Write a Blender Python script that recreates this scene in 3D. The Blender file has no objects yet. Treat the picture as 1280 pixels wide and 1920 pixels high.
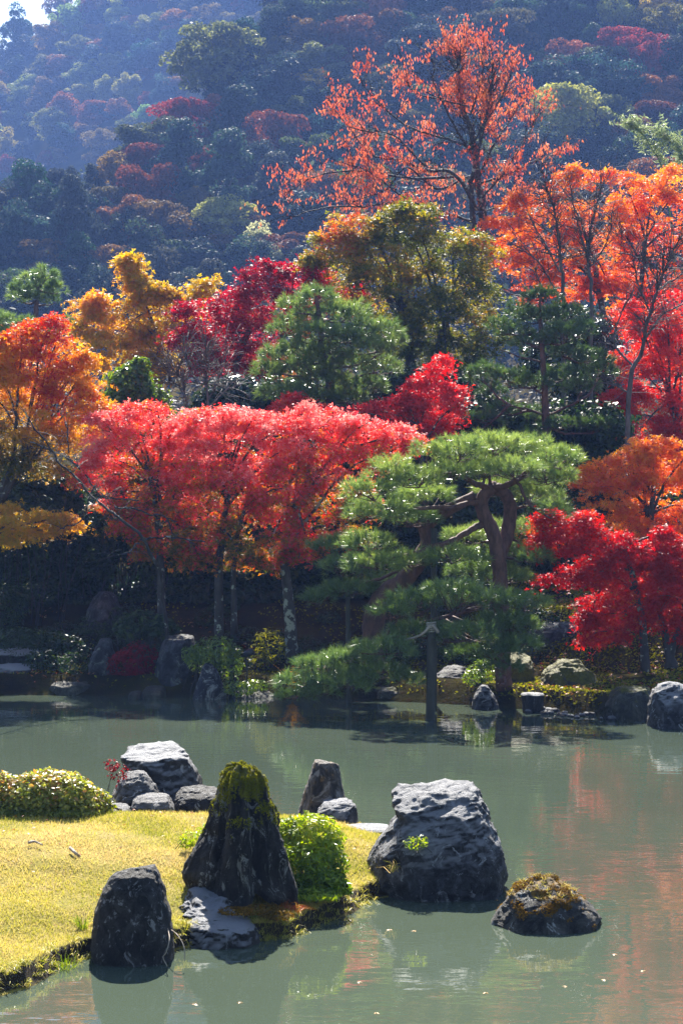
import bpy, math, random
import numpy as np
from mathutils import Vector

random.seed(7)
RNG = np.random.default_rng(11)
SC = bpy.context.scene
COL = SC.collection

# ---------------------------------------------------------------- camera, sky, sun, exposure
CAM_Z = 3.2
F = 70.0 / 36.0 * 1920.0
cam_data = bpy.data.cameras.new('camera')
cam = bpy.data.objects.new('camera', cam_data)
COL.objects.link(cam)
cam.location = (0, 0, CAM_Z)
cam.rotation_euler = (math.radians(90), 0, 0)
cam_data.sensor_fit = 'VERTICAL'
cam_data.sensor_height = 36.0
cam_data.lens = 70.0
cam_data.clip_start = 0.1
cam_data.clip_end = 5000
SC.camera = cam

SUN_EL, SUN_AZ = math.radians(42), math.radians(-2)      # azimuth measured from +Y towards +X
world = bpy.data.worlds.new('World')
SC.world = world
world.use_nodes = True
wn = world.node_tree
sky = wn.nodes.new('ShaderNodeTexSky')
sky.sky_type = 'NISHITA'
sky.sun_disc = False
sky.sun_elevation = SUN_EL
sky.sun_rotation = SUN_AZ
sky.air_density = 1.0
sky.dust_density = 0.7
wn.links.new(sky.outputs[0], wn.nodes['Background'].inputs[0])
wn.nodes['Background'].inputs[1].default_value = 0.05
sun_data = bpy.data.lights.new('sun', 'SUN')
sun_data.energy = 5.0
sun_data.angle = math.radians(0.5)
sun_data.color = (1.0, 0.94, 0.84)
sun = bpy.data.objects.new('sun', sun_data)
COL.objects.link(sun)
sd = Vector((-math.sin(SUN_AZ) * math.cos(SUN_EL), -math.cos(SUN_AZ) * math.cos(SUN_EL), -math.sin(SUN_EL)))
sun.rotation_euler = sd.to_track_quat('-Z', 'Y').to_euler()
sun.location = (10, 60, 80)
SC.view_settings.view_transform = 'Standard'
SC.view_settings.look = 'None'
SC.view_settings.gamma = 1.0
SC.view_settings.use_curve_mapping = False
SC.view_settings.exposure = 2.05
cy = SC.cycles
cy.max_bounces = 8
cy.diffuse_bounces = 7
cy.glossy_bounces = 3
cy.transmission_bounces = 3
cy.transparent_max_bounces = 4
cy.volume_bounces = 1
cy.caustics_reflective = False
cy.caustics_refractive = False
cy.sample_clamp_indirect = 6.0
cy.use_denoising = True
cy.denoiser = 'OPENIMAGEDENOISE'
cy.denoising_input_passes = 'RGB_ALBEDO_NORMAL'
cy.denoising_prefilter = 'NONE'
cy.use_adaptive_sampling = False

# ---------------------------------------------------------------- helpers
def P(px, py, Y):
    return np.array([(px - 640.0) / F * Y, Y, CAM_Z + (960.0 - py) / F * Y])

_perm = RNG.permutation(256)
_rv = RNG.random(256)
def vnoise(p):
    p = np.asarray(p, float)
    i = np.floor(p).astype(int)
    f = p - i
    f = f * f * (3 - 2 * f)
    out = 0
    for dx in (0, 1):
        for dy in (0, 1):
            for dz in (0, 1):
                h = _rv[_perm[(_perm[(_perm[(i[..., 0] + dx) & 255] + i[..., 1] + dy) & 255] + i[..., 2] + dz) & 255]]
                w = (f[..., 0] if dx else 1 - f[..., 0]) * (f[..., 1] if dy else 1 - f[..., 1]) * (f[..., 2] if dz else 1 - f[..., 2])
                out = out + h * w
    return out
def fbm(p, o=4, gain=0.5):
    p = np.asarray(p, float)
    a, s, t = 1.0, 0.0, 0.0
    for k in range(o):
        s = s + a * vnoise(p * (2.03 ** k) + 17.3 * k)
        t += a
        a *= gain
    return s / t
def sstep(a, b, x):
    t = np.clip((x - a) / (b - a), 0, 1)
    return t * t * (3 - 2 * t)
def unit(v):
    return v / np.maximum(np.linalg.norm(v, axis=-1, keepdims=True), 1e-9)

def mesh(V, T, tone=None, smooth=False, mat=None):
    V = np.ascontiguousarray(V, dtype=np.float32)
    T = np.ascontiguousarray(T, dtype=np.int32)
    me = bpy.data.meshes.new('mesh')
    me.vertices.add(len(V))
    me.vertices.foreach_set('co', V.ravel())
    me.loops.add(T.size)
    me.loops.foreach_set('vertex_index', T.ravel())
    me.polygons.add(len(T))
    me.polygons.foreach_set('loop_start', np.arange(0, T.size, 3, dtype=np.int32))
    me.polygons.foreach_set('loop_total', np.full(len(T), 3, dtype=np.int32))
    if smooth:
        me.polygons.foreach_set('use_smooth', np.ones(len(T), dtype=bool))
    if tone is not None:
        a = me.attributes.new('tone', 'FLOAT', 'POINT')
        a.data.foreach_set('value', np.ascontiguousarray(tone, dtype=np.float32))
    me.update(calc_edges=True)
    if mat:
        me.materials.append(mat)
    return me
def put(name, me, parent=None, loc=None):
    o = bpy.data.objects.new(name, me)
    me.name = name if me is not None else ''
    COL.objects.link(o)
    if parent is not None:
        o.parent = parent
    if loc is not None:
        o.location = loc
    return o
def tag(o, label=None, cat=None, group=None, kind=None):
    if label: o['label'] = label
    if cat: o['category'] = cat
    if group: o['group'] = group
    if kind: o['kind'] = kind
    return o
def empty(name, loc, label, cat, group=None):
    o = bpy.data.objects.new(name, None)
    o.empty_display_size = 0.2
    COL.objects.link(o)
    o.location = loc
    return tag(o, label, cat, group)

class MB:
    """collects triangles"""
    def __init__(s): s.V, s.T, s.n, s.tone = [], [], 0, []
    def add(s, V, T, tone=None):
        V = np.asarray(V, float); T = np.asarray(T, int)
        s.V.append(V); s.T.append(T + s.n); s.n += len(V)
        s.tone.append(np.full(len(V), 0.5) if tone is None else np.broadcast_to(tone, (len(V),)))
    def tube(s, pts, rad, sides=6, wob=0.0):
        pts = np.asarray(pts, float); n = len(pts)
        rad = np.broadcast_to(rad, (n,))
        tan = unit(np.gradient(pts, axis=0))
        ref = np.where(np.abs(tan[:, 1:2]) > 0.9, np.array([[1., 0, 0]]), np.array([[0, 1., 0]]))
        u = unit(np.cross(tan, ref)); w = np.cross(tan, u)
        a = np.arange(sides) / sides * 2 * math.pi
        r = rad[:, None] * (1 + (wob * (RNG.random((n, sides)) - 0.5) if wob else 0))
        V = pts[:, None] + r[..., None] * (np.cos(a)[None, :, None] * u[:, None] + np.sin(a)[None, :, None] * w[:, None])
        V = np.concatenate([V.reshape(-1, 3), pts[:1], pts[-1:]])
        T = []
        for i in range(n - 1):
            for k in range(sides):
                k2 = (k + 1) % sides
                A, B, C, D = i * sides + k, i * sides + k2, (i + 1) * sides + k2, (i + 1) * sides + k
                T += [(A, B, C), (A, C, D)]
        for k in range(sides):
            k2 = (k + 1) % sides
            T.append((n * sides, k2, k)); T.append((n * sides + 1, (n - 1) * sides + k, (n - 1) * sides + k2))
        s.add(V, T)
    def build(s, name, mat, parent=None, off=None, smooth=False):
        V = np.concatenate(s.V)
        if off is not None: V = V - np.asarray(off)
        return put(name, mesh(V, np.concatenate(s.T), np.concatenate(s.tone), smooth, mat), parent)

def spline(pts, n):
    """Catmull-Rom through pts, n samples"""
    p = np.asarray(pts, float)
    if len(p) == 2:
        t = np.linspace(0, 1, n)[:, None]
        return p[0] * (1 - t) + p[1] * t
    q = np.concatenate([[2 * p[0] - p[1]], p, [2 * p[-1] - p[-2]]])
    u = np.linspace(0, len(p) - 1 - 1e-6, n)
    i = u.astype(int); t = (u - i)[:, None]
    a, b, c, d = q[i], q[i + 1], q[i + 2], q[i + 3]
    return 0.5 * (2 * b + (c - a) * t + (2 * a - 5 * b + 4 * c - d) * t ** 2 + (3 * b - a - 3 * c + d) * t ** 3)

# ---------------------------------------------------------------- materials
def nodes(name):
    m = bpy.data.materials.new(name)
    m.use_nodes = True
    nt = m.node_tree
    return m, nt, nt.nodes['Principled BSDF'], nt.nodes['Material Output']
def N(nt, kind, **kw):
    n = nt.nodes.new(kind)
    for k, v in kw.items():
        setattr(n, k, v)
    return n
def ramp(nt, stops, interp='LINEAR'):
    r = nt.nodes.new('ShaderNodeValToRGB')
    r.color_ramp.interpolation = interp
    e = r.color_ramp.elements
    while len(e) < len(stops): e.new(0.5)
    for el, (p, c) in zip(e, stops):
        el.position = p
        el.color = (*c, 1) if len(c) == 3 else c
    return r
def noise(nt, scale, detail=4, rough=0.55, vec=None, dist=0.0):
    n = nt.nodes.new('ShaderNodeTexNoise')
    n.inputs['Scale'].default_value = scale
    n.inputs['Detail'].default_value = detail
    n.inputs['Roughness'].default_value = rough
    n.inputs['Distortion'].default_value = dist
    if vec is not None: nt.links.new(vec, n.inputs['Vector'])
    return n
def mixc(nt, fac, a, b):
    m = nt.nodes.new('ShaderNodeMix'); m.data_type = 'RGBA'
    for sock, v in ((0, fac), (6, a), (7, b)):
        if isinstance(v, (int, float)): m.inputs[sock].default_value = v
        elif isinstance(v, tuple): m.inputs[sock].default_value = (*v, 1)
        else: nt.links.new(v, m.inputs[sock])
    return m.outputs[2]
def math_(nt, op, a, b=None, c=None):
    m = nt.nodes.new('ShaderNodeMath'); m.operation = op
    for i, v in enumerate((a, b, c)):
        if v is None: continue
        if isinstance(v, (int, float)): m.inputs[i].default_value = v
        else: nt.links.new(v, m.inputs[i])
    return m.outputs[0]
def maprange(nt, v, a, b):
    m = nt.nodes.new('ShaderNodeMapRange')
    nt.links.new(v, m.inputs[0]); m.inputs[1].default_value = a; m.inputs[2].default_value = b
    return m.outputs[0]

def leaf_mat(name, stops, transl=0.56, rough=0.5, spec=0.28, objcol=False, tsat=1.25, tval=1.3):
    m, nt, bs, out = nodes(name)
    at = N(nt, 'ShaderNodeAttribute', attribute_name='tone')
    r = ramp(nt, stops)
    nt.links.new(at.outputs['Fac'], r.inputs[0])
    col = r.outputs[0]
    if objcol:
        oi = N(nt, 'ShaderNodeObjectInfo')
        mm = nt.nodes.new('ShaderNodeMix'); mm.data_type = 'RGBA'; mm.blend_type = 'MULTIPLY'
        mm.inputs[0].default_value = 1.0
        nt.links.new(oi.outputs['Color'], mm.inputs[6]); nt.links.new(col, mm.inputs[7])
        col = mm.outputs[2]
    nt.links.new(col, bs.inputs['Base Color'])
    bs.inputs['Roughness'].default_value = rough
    bs.inputs['Specular IOR Level'].default_value = spec
    hs = N(nt, 'ShaderNodeHueSaturation')
    hs.inputs['Saturation'].default_value = tsat
    hs.inputs['Value'].default_value = tval
    nt.links.new(col, hs.inputs['Color'])
    tr = N(nt, 'ShaderNodeBsdfTranslucent')
    nt.links.new(hs.outputs[0], tr.inputs[0])
    mx = N(nt, 'ShaderNodeMixShader')
    mx.inputs[0].default_value = transl
    nt.links.new(bs.outputs[0], mx.inputs[1]); nt.links.new(tr.outputs[0], mx.inputs[2])
    nt.links.new(mx.outputs[0], out.inputs[0])
    return m

def bark_mat(name, dark, light, lichen=0.0, scale=9.0):
    m, nt, bs, out = nodes(name)
    tc = N(nt, 'ShaderNodeTexCoord')
    mp = N(nt, 'ShaderNodeMapping'); mp.inputs['Scale'].default_value = (1, 1, 0.35)
    nt.links.new(tc.outputs['Object'], mp.inputs[0])
    n1 = noise(nt, scale, 6, 0.65, mp.outputs[0])
    r = ramp(nt, [(0.35, dark), (0.7, light)])
    nt.links.new(n1.outputs[0], r.inputs[0])
    col = r.outputs[0]
    if lichen:
        n2 = noise(nt, 7, 3, 0.6, tc.outputs['Object'])
        col = mixc(nt, maprange(nt, n2.outputs[0], 0.62 - lichen * 0.2, 0.66 - lichen * 0.2), col, (0.27, 0.29, 0.22))
    nt.links.new(col, bs.inputs['Base Color'])
    bs.inputs['Roughness'].default_value = 0.8
    b = N(nt, 'ShaderNodeBump'); b.inputs['Strength'].default_value = 0.7; b.inputs['Distance'].default_value = 0.03
    nt.links.new(n1.outputs[0], b.inputs['Height']); nt.links.new(b.outputs[0], bs.inputs['Normal'])
    return m

def rock_mat(name, dark=(0.035, 0.036, 0.042), mid=(0.12, 0.12, 0.13), lichen=(0.42, 0.43, 0.42), lich=0.5, streak=1.0, moss=None, moss_z=None, rust=0.0, top_pale=0.0, scale=1.0):
    m, nt, bs, out = nodes(name)
    tc = N(nt, 'ShaderNodeTexCoord')
    ob = tc.outputs['Object']
    mp = N(nt, 'ShaderNodeMapping'); mp.inputs['Scale'].default_value = (1, 1, 1.0 / (1 + streak))
    nt.links.new(ob, mp.inputs[0])
    n1 = noise(nt, 8.5 * scale, 10, 0.74, mp.outputs[0], 0.6)
    r = ramp(nt, [(0.42, dark), (0.53, mid), (0.64, tuple(min(1, c * 2.2) for c in mid))])
    nt.links.new(n1.outputs[0], r.inputs[0])
    col = r.outputs[0]
    n2 = noise(nt, 7.0 * scale, 10, 0.78, mp.outputs[0], 1.2)
    th = 0.62 - 0.15 * lich
    col = mixc(nt, math_(nt, 'MULTIPLY', maprange(nt, n2.outputs[0], th, th + 0.04), 0.85), col, lichen)
    geo = N(nt, 'ShaderNodeNewGeometry')
    sx = N(nt, 'ShaderNodeSeparateXYZ'); nt.links.new(geo.outputs['Normal'], sx.inputs[0])
    if top_pale:  # upward faces paler: dust, plus sunlight on the tops put into the colour
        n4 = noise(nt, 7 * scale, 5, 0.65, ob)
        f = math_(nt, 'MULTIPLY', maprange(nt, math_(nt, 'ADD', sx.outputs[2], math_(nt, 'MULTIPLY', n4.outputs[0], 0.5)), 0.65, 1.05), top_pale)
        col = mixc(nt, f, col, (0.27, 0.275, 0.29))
    if rust:
        n5 = noise(nt, 8 * scale, 5, 0.6, ob)
        col = mixc(nt, math_(nt, 'MULTIPLY', maprange(nt, n5.outputs[0], 0.56, 0.64), rust), col, (0.26, 0.16, 0.07))
    if moss is not None:
        n3 = noise(nt, 6 * scale, 5, 0.65, ob)
        so = N(nt, 'ShaderNodeSeparateXYZ'); nt.links.new(ob, so.inputs[0])
        hgt = math_(nt, 'ADD', math_(nt, 'SUBTRACT', so.outputs[2], moss_z), math_(nt, 'MULTIPLY', math_(nt, 'SUBTRACT', n3.outputs[0], 0.5), 0.9))
        f = math_(nt, 'MULTIPLY', maprange(nt, hgt, 0.0, 0.06), maprange(nt, sx.outputs[2], -0.45, 0.1))
        n6 = noise(nt, 22 * scale, 3, 0.6, ob)
        mc = ramp(nt, [(0.35, tuple(c * 0.5 for c in moss)), (0.65, moss)]); nt.links.new(n6.outputs[0], mc.inputs[0])
        col = mixc(nt, f, col, mc.outputs[0])
    nt.links.new(col, bs.inputs['Base Color'])
    bs.inputs['Roughness'].default_value = 0.7
    bs.inputs['Specular IOR Level'].default_value = 0.3
    nb = noise(nt, 30 * scale, 8, 0.75, mp.outputs[0], 0.3)
    h = math_(nt, 'ADD', math_(nt, 'MULTIPLY', n1.outputs[0], 1.2), math_(nt, 'MULTIPLY', nb.outputs[0], 0.6))
    b = N(nt, 'ShaderNodeBump'); b.inputs['Strength'].default_value = 0.9; b.inputs['Distance'].default_value = 0.07
    nt.links.new(h, b.inputs['Height']); nt.links.new(b.outputs[0], bs.inputs['Normal'])
    return m

M = {}
M['coral'] = leaf_mat('coral_maple_leaf', [(0.0, (0.10, 0.12, 0.01)), (0.18, (0.34, 0.20, 0.02)), (0.36, (0.68, 0.24, 0.05)), (0.48, (0.74, 0.10, 0.075)), (0.75, (0.80, 0.17, 0.18)), (1.0, (0.86, 0.38, 0.34))])
M['crimson'] = leaf_mat('crimson_maple_leaf', [(0.0, (0.24, 0.008, 0.012)), (0.5, (0.48, 0.014, 0.016)), (0.8, (0.62, 0.035, 0.02)), (1.0, (0.68, 0.12, 0.025))])
M['deepred'] = leaf_mat('deep_red_maple_leaf', [(0.0, (0.14, 0.006, 0.012)), (0.5, (0.40, 0.012, 0.025)), (0.85, (0.55, 0.03, 0.04)), (1.0, (0.6, 0.2, 0.03))])
M['flame'] = leaf_mat('flame_orange_maple_leaf', [(0.0, (0.56, 0.06, 0.035)), (0.35, (0.70, 0.12, 0.045)), (0.7, (0.76, 0.23, 0.05)), (1.0, (0.8, 0.40, 0.07))])
M['scarlet'] = leaf_mat('scarlet_maple_leaf', [(0.0, (0.46, 0.03, 0.03)), (0.5, (0.66, 0.06, 0.06)), (0.8, (0.72, 0.13, 0.10)), (1.0, (0.74, 0.24, 0.10))])
M['amber'] = leaf_mat('amber_maple_leaf', [(0.0, (0.10, 0.10, 0.01)), (0.2, (0.36, 0.22, 0.02)), (0.45, (0.66, 0.36, 0.035)), (0.72, (0.68, 0.24, 0.03)), (0.9, (0.55, 0.05, 0.03)), (1.0, (0.5, 0.03, 0.03))])
M['gold'] = leaf_mat('gold_leaf', [(0.0, (0.40, 0.31, 0.04)), (0.4, (0.66, 0.36, 0.05)), (0.75, (0.70, 0.26, 0.045)), (1.0, (0.62, 0.16, 0.035))])
M['olive'] = leaf_mat('olive_maple_leaf', [(0.0, (0.04, 0.075, 0.01)), (0.4, (0.12, 0.14, 0.014)), (0.66, (0.34, 0.27, 0.025)), (0.86, (0.52, 0.24, 0.03)), (1.0, (0.55, 0.09, 0.03))])
M['cherry'] = leaf_mat('cherry_leaf', [(0.0, (0.50, 0.09, 0.06)), (0.5, (0.62, 0.17, 0.10)), (1.0, (0.66, 0.30, 0.14))], transl=0.5, spec=0.4, tsat=1.1, tval=1.15)
M['needle'] = leaf_mat('pine_needle', [(0.0, (0.06, 0.11, 0.03)), (0.6, (0.15, 0.225, 0.055)), (1.0, (0.30, 0.37, 0.09))], transl=0.42, rough=0.3, spec=1.0, tsat=1.1)
M['needle_dark'] = leaf_mat('dark_pine_needle', [(0.0, (0.04, 0.075, 0.028)), (0.6, (0.085, 0.14, 0.04)), (1.0, (0.16, 0.22, 0.06))], transl=0.3, rough=0.33, spec=0.9)
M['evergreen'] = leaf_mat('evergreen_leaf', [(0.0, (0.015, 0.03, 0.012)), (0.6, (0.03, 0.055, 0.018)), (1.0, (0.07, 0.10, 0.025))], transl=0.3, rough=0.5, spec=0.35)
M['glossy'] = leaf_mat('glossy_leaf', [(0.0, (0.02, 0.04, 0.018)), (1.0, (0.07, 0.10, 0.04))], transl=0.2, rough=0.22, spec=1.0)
M['holly'] = leaf_mat('holly_leaf', [(0.0, (0.07, 0.12, 0.025)), (0.6, (0.17, 0.24, 0.045)), (1.0, (0.3, 0.36, 0.08))], transl=0.45, rough=0.3, spec=0.7)
M['bamboo'] = leaf_mat('bamboo_leaf', [(0.0, (0.2, 0.26, 0.10)), (1.0, (0.36, 0.42, 0.2))], transl=0.45, tsat=1.0, tval=1.1)
M['azalea'] = leaf_mat('azalea_leaf', [(0.0, (0.08, 0.15, 0.015)), (0.5, (0.25, 0.34, 0.025)), (0.85, (0.42, 0.48, 0.05)), (1.0, (0.5, 0.48, 0.09))], transl=0.5, rough=0.35)
M['azalea_bronze'] = leaf_mat('bronze_azalea_leaf', [(0.0, (0.06, 0.09, 0.015)), (0.45, (0.2, 0.23, 0.04)), (0.85, (0.42, 0.42, 0.13)), (1.0, (0.42, 0.24, 0.10))], transl=0.45, rough=0.35)
M['redshrub'] = leaf_mat('red_shrub_leaf', [(0.0, (0.10, 0.012, 0.012)), (1.0, (0.36, 0.02, 0.03))])
M['grass'] = leaf_mat('lawn_grass_blade', [(0.0, (0.2, 0.23, 0.025)), (0.3, (0.38, 0.36, 0.06)), (0.6, (0.54, 0.46, 0.12)), (1.0, (0.66, 0.5, 0.24))], transl=0.4, rough=0.5, spec=0.3, tsat=1.1, tval=1.1)
M['greengrass'] = leaf_mat('green_grass_blade', [(0.0, (0.06, 0.12, 0.01)), (1.0, (0.25, 0.3, 0.04))], transl=0.45, spec=0.3)
M['moss'] = leaf_mat('moss_tuft', [(0.0, (0.07, 0.08, 0.008)), (0.6, (0.2, 0.2, 0.018)), (1.0, (0.36, 0.31, 0.03))], transl=0.35, spec=0.1, rough=0.8)
M['rustmoss'] = leaf_mat('rust_moss_tuft', [(0.0, (0.07, 0.05, 0.012)), (0.6, (0.22, 0.12, 0.02)), (1.0, (0.36, 0.2, 0.04))], transl=0.35, spec=0.1, rough=0.8)
M['hill'] = leaf_mat('forest_leaf', [(0.0, (0.55, 0.6, 0.55)), (0.6, (1.0, 1.0, 1.0)), (1.0, (1.45, 1.4, 1.3))], transl=0.4, rough=0.65, spec=0.15, objcol=True, tsat=1.1, tval=1.2)
M['fallen'] = leaf_mat('fallen_leaf', [(0.0, (0.3, 0.03, 0.02)), (0.5, (0.45, 0.14, 0.03)), (1.0, (0.5, 0.36, 0.14))], transl=0.2)
M['bark'] = bark_mat('maple_bark', (0.018, 0.015, 0.013), (0.065, 0.056, 0.05), 0.15)
M['bark_lichen'] = bark_mat('lichened_bark', (0.02, 0.018, 0.015), (0.075, 0.068, 0.058), 0.5)
M['bark_pine'] = bark_mat('pine_bark', (0.05, 0.03, 0.027), (0.20, 0.12, 0.10), 0.0, 12)
M['bark_red'] = bark_mat('red_pine_bark', (0.05, 0.022, 0.017), (0.16, 0.075, 0.052), 0.0, 12)
M['darkbark'] = bark_mat('dark_stem', (0.015, 0.012, 0.01), (0.05, 0.04, 0.035))
M['twig'] = bark_mat('pale_twig', (0.05, 0.042, 0.04), (0.16, 0.13, 0.125))
M['hilltrunk'] = bark_mat('forest_trunk', (0.06, 0.05, 0.045), (0.16, 0.14, 0.12), 0, 2)
M['post'] = bark_mat('weathered_post_wood', (0.022, 0.024, 0.016), (0.065, 0.06, 0.042), 0, 6)
M['rope'] = bark_mat('straw_rope', (0.2, 0.18, 0.13), (0.4, 0.37, 0.3), 0, 30)
M['root'] = bark_mat('bleached_wood', (0.22, 0.18, 0.14), (0.42, 0.36, 0.29), 0, 20)
M['metal'] = nodes('dark_metal')[0]
M['metal'].node_tree.nodes['Principled BSDF'].inputs['Base Color'].default_value = (0.02, 0.02, 0.022, 1)
M['metal'].node_tree.nodes['Principled BSDF'].inputs['Roughness'].default_value = 0.45

# ---------------------------------------------------------------- ground, hills, water
SHX = np.array([-400, -40, -12, -8, -5.9, -2.5, -1.2, 0.2, 2.2, 3.4, 4.6, 6, 9, 14, 40, 400.])
SHY = np.array([60, 40, 35.5, 35.1, 34.9, 34.6, 34.4, 34.0, 33.0, 31.9, 30.8, 30.0, 29, 27, 20, -40.])
def ground_z(x, y):
    x = np.asarray(x, float); y = np.asarray(y, float)
    d = y - np.interp(x, SHX, SHY)
    p = np.stack([x * 0.5, y * 0.5, np.zeros_like(x)], -1)
    n = fbm(p, 4) - 0.5
    z = -0.9 + 0.9 * sstep(-1.0, -0.05, d) + 0.3 * sstep(-0.05, 0.45, d) + np.clip(d, 0, 4) * 0.07
    z = z + 0.75 * sstep(3.0, 5.5, d) + np.clip(d - 4.5, 0, 24) * 0.095 + np.clip(d - 26, 0, 400) * 0.085
    return z + n * (0.25 * sstep(0, 1.5, d) + 0.4 * sstep(6, 20, d))
def hill_z(x, y):
    px = 640 + F * x / np.maximum(y, 1)
    yc = np.interp(px, [-400, 0, 180, 350, 500, 620, 1280, 1700], [183, 187, 194, 207, 240, 290, 300, 300])
    yy = np.minimum(y, yc + 0.1 * (y - yc))
    n = fbm(np.stack([x * 0.025, y * 0.025, np.zeros_like(x)], -1), 3) - 0.5
    return 12 + 0.54 * (yy - 150) + n * 9 * sstep(150, 175, y)
def ridge_z(x, y):
    px = 640 + F * x / np.maximum(y, 1)
    top = 3.2 + 500 * (0.226 + 0.018 * px / 110.0 * np.where(px > 0, 1, 1.1))
    top = np.clip(top, 60, 215)
    n = fbm(np.stack([x * 0.02, y * 0.02, np.full_like(x, 3.3)], -1), 3) - 0.5
    t = sstep(300, 505, y) * 0.55 + 0.45 * np.clip((y - 300) / 205, 0, 1)
    return 18 + (top - 18) * t + n * 12
def sheet(name, xs, ys, fz, mat):
    X, Y = np.meshgrid(xs, ys)
    Z = fz(X, Y)
    V = np.stack([X, Y, Z], -1).reshape(-1, 3)
    nx, ny = len(xs), len(ys)
    i = (np.arange(ny - 1)[:, None] * nx + np.arange(nx - 1)[None]).ravel()
    T = np.concatenate([np.stack([i, i + 1, i + nx + 1], 1), np.stack([i, i + nx + 1, i + nx], 1)])
    return put(name, mesh(V, T, None, True, mat))

m, nt, bs, out = nodes('moss_ground')
tc = N(nt, 'ShaderNodeTexCoord')
n1 = noise(nt, 0.9, 6, 0.65, tc.outputs['Object'])
n2 = noise(nt, 9, 5, 0.7, tc.outputs['Object'])
n3 = noise(nt, 26, 3, 0.6, tc.outputs['Object'])
r1 = ramp(nt, [(0.35, (0.014, 0.012, 0.008)), (0.55, (0.035, 0.032, 0.01)), (0.72, (0.08, 0.07, 0.014))])
nt.links.new(n1.outputs[0], r1.inputs[0])
c = mixc(nt, maprange(nt, n2.outputs[0], 0.5, 0.7), r1.outputs[0], (0.04, 0.025, 0.014))
c = mixc(nt, maprange(nt, n3.outputs[0], 0.68, 0.72), c, (0.16, 0.06, 0.03))
nt.links.new(c, bs.inputs['Base Color'])
bs.inputs['Roughness'].default_value = 0.9
bs.inputs['Specular IOR Level'].default_value = 0.0
b = N(nt, 'ShaderNodeBump'); b.inputs['Strength'].default_value = 0.8; b.inputs['Distance'].default_value = 0.06
nt.links.new(n2.outputs[0], b.inputs['Height']); nt.links.new(b.outputs[0], bs.inputs['Normal'])
M['ground'] = m
m, nt, bs, out = nodes('forest_floor')
tc = N(nt, 'ShaderNodeTexCoord')
n1 = noise(nt, 0.25, 6, 0.7, tc.outputs['Object'])
r1 = ramp(nt, [(0.35, (0.018, 0.024, 0.012)), (0.6, (0.045, 0.045, 0.02)), (0.75, (0.09, 0.06, 0.025))])
nt.links.new(n1.outputs[0], r1.inputs[0]); nt.links.new(r1.outputs[0], bs.inputs['Base Color'])
bs.inputs['Roughness'].default_value = 0.95
bs.inputs['Specular IOR Level'].default_value = 0.0
M['forest_floor'] = m

xs = np.concatenate([np.linspace(-400, -16, 14), np.linspace(-14, 14, 120), np.linspace(16, 400, 14)])
ys = np.concatenate([np.linspace(-60, 22, 10), np.linspace(24, 48, 110), np.linspace(49, 80, 30), np.linspace(84, 170, 14)])
tag(sheet('ground', xs, ys, ground_z, M['ground']), 'mossy garden ground rising from the pond edge under the trees', kind='structure')
tag(sheet('hillside', np.linspace(-160, 160, 110), np.linspace(140, 420, 90), hill_z, M['forest_floor']), 'steep wooded hillside behind the garden', kind='structure')
tag(sheet('distant_hill', np.linspace(-300, 260, 80), np.linspace(300, 560, 50), ridge_z, M['forest_floor']), 'higher hazy wooded ridge beyond the hillside', kind='structure')

m, nt, bs, out = nodes('pond_water')
tc = N(nt, 'ShaderNodeTexCoord')
mp = N(nt, 'ShaderNodeMapping'); mp.inputs['Scale'].default_value = (0.55, 1.0, 1.0)
nt.links.new(tc.outputs['Object'], mp.inputs[0])
na = noise(nt, 3.2, 3, 0.55, mp.outputs[0])
nb = noise(nt, 0.35, 2, 0.5, tc.outputs['Object'])
nc = noise(nt, 14, 2, 0.5, mp.outputs[0])
h = math_(nt, 'ADD', math_(nt, 'MULTIPLY', na.outputs[0], 0.013), math_(nt, 'ADD', math_(nt, 'MULTIPLY', nb.outputs[0], 0.03), math_(nt, 'MULTIPLY', nc.outputs[0], 0.0012)))
b = N(nt, 'ShaderNodeBump'); b.inputs['Strength'].default_value = 1.0; b.inputs['Distance'].default_value = 0.28
nt.links.new(h, b.inputs['Height']); nt.links.new(b.outputs[0], bs.inputs['Normal'])
nd = noise(nt, 0.22, 3, 0.5, tc.outputs['Object'])
wr = ramp(nt, [(0.35, (0.052, 0.071, 0.050)), (0.65, (0.064, 0.084, 0.058))])
nt.links.new(nd.outputs[0], wr.inputs[0]); nt.links.new(wr.outputs[0], bs.inputs['Base Color'])
bs.inputs['Roughness'].default_value = 0.03
bs.inputs['IOR'].default_value = 1.46
M['water'] = m
tag(sheet('pond_water', np.linspace(-200, 200, 21), np.linspace(-60, 60, 13), lambda x, y: np.zeros_like(x), M['water']), 'still milky green pond water reflecting the maples', kind='structure')

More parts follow.
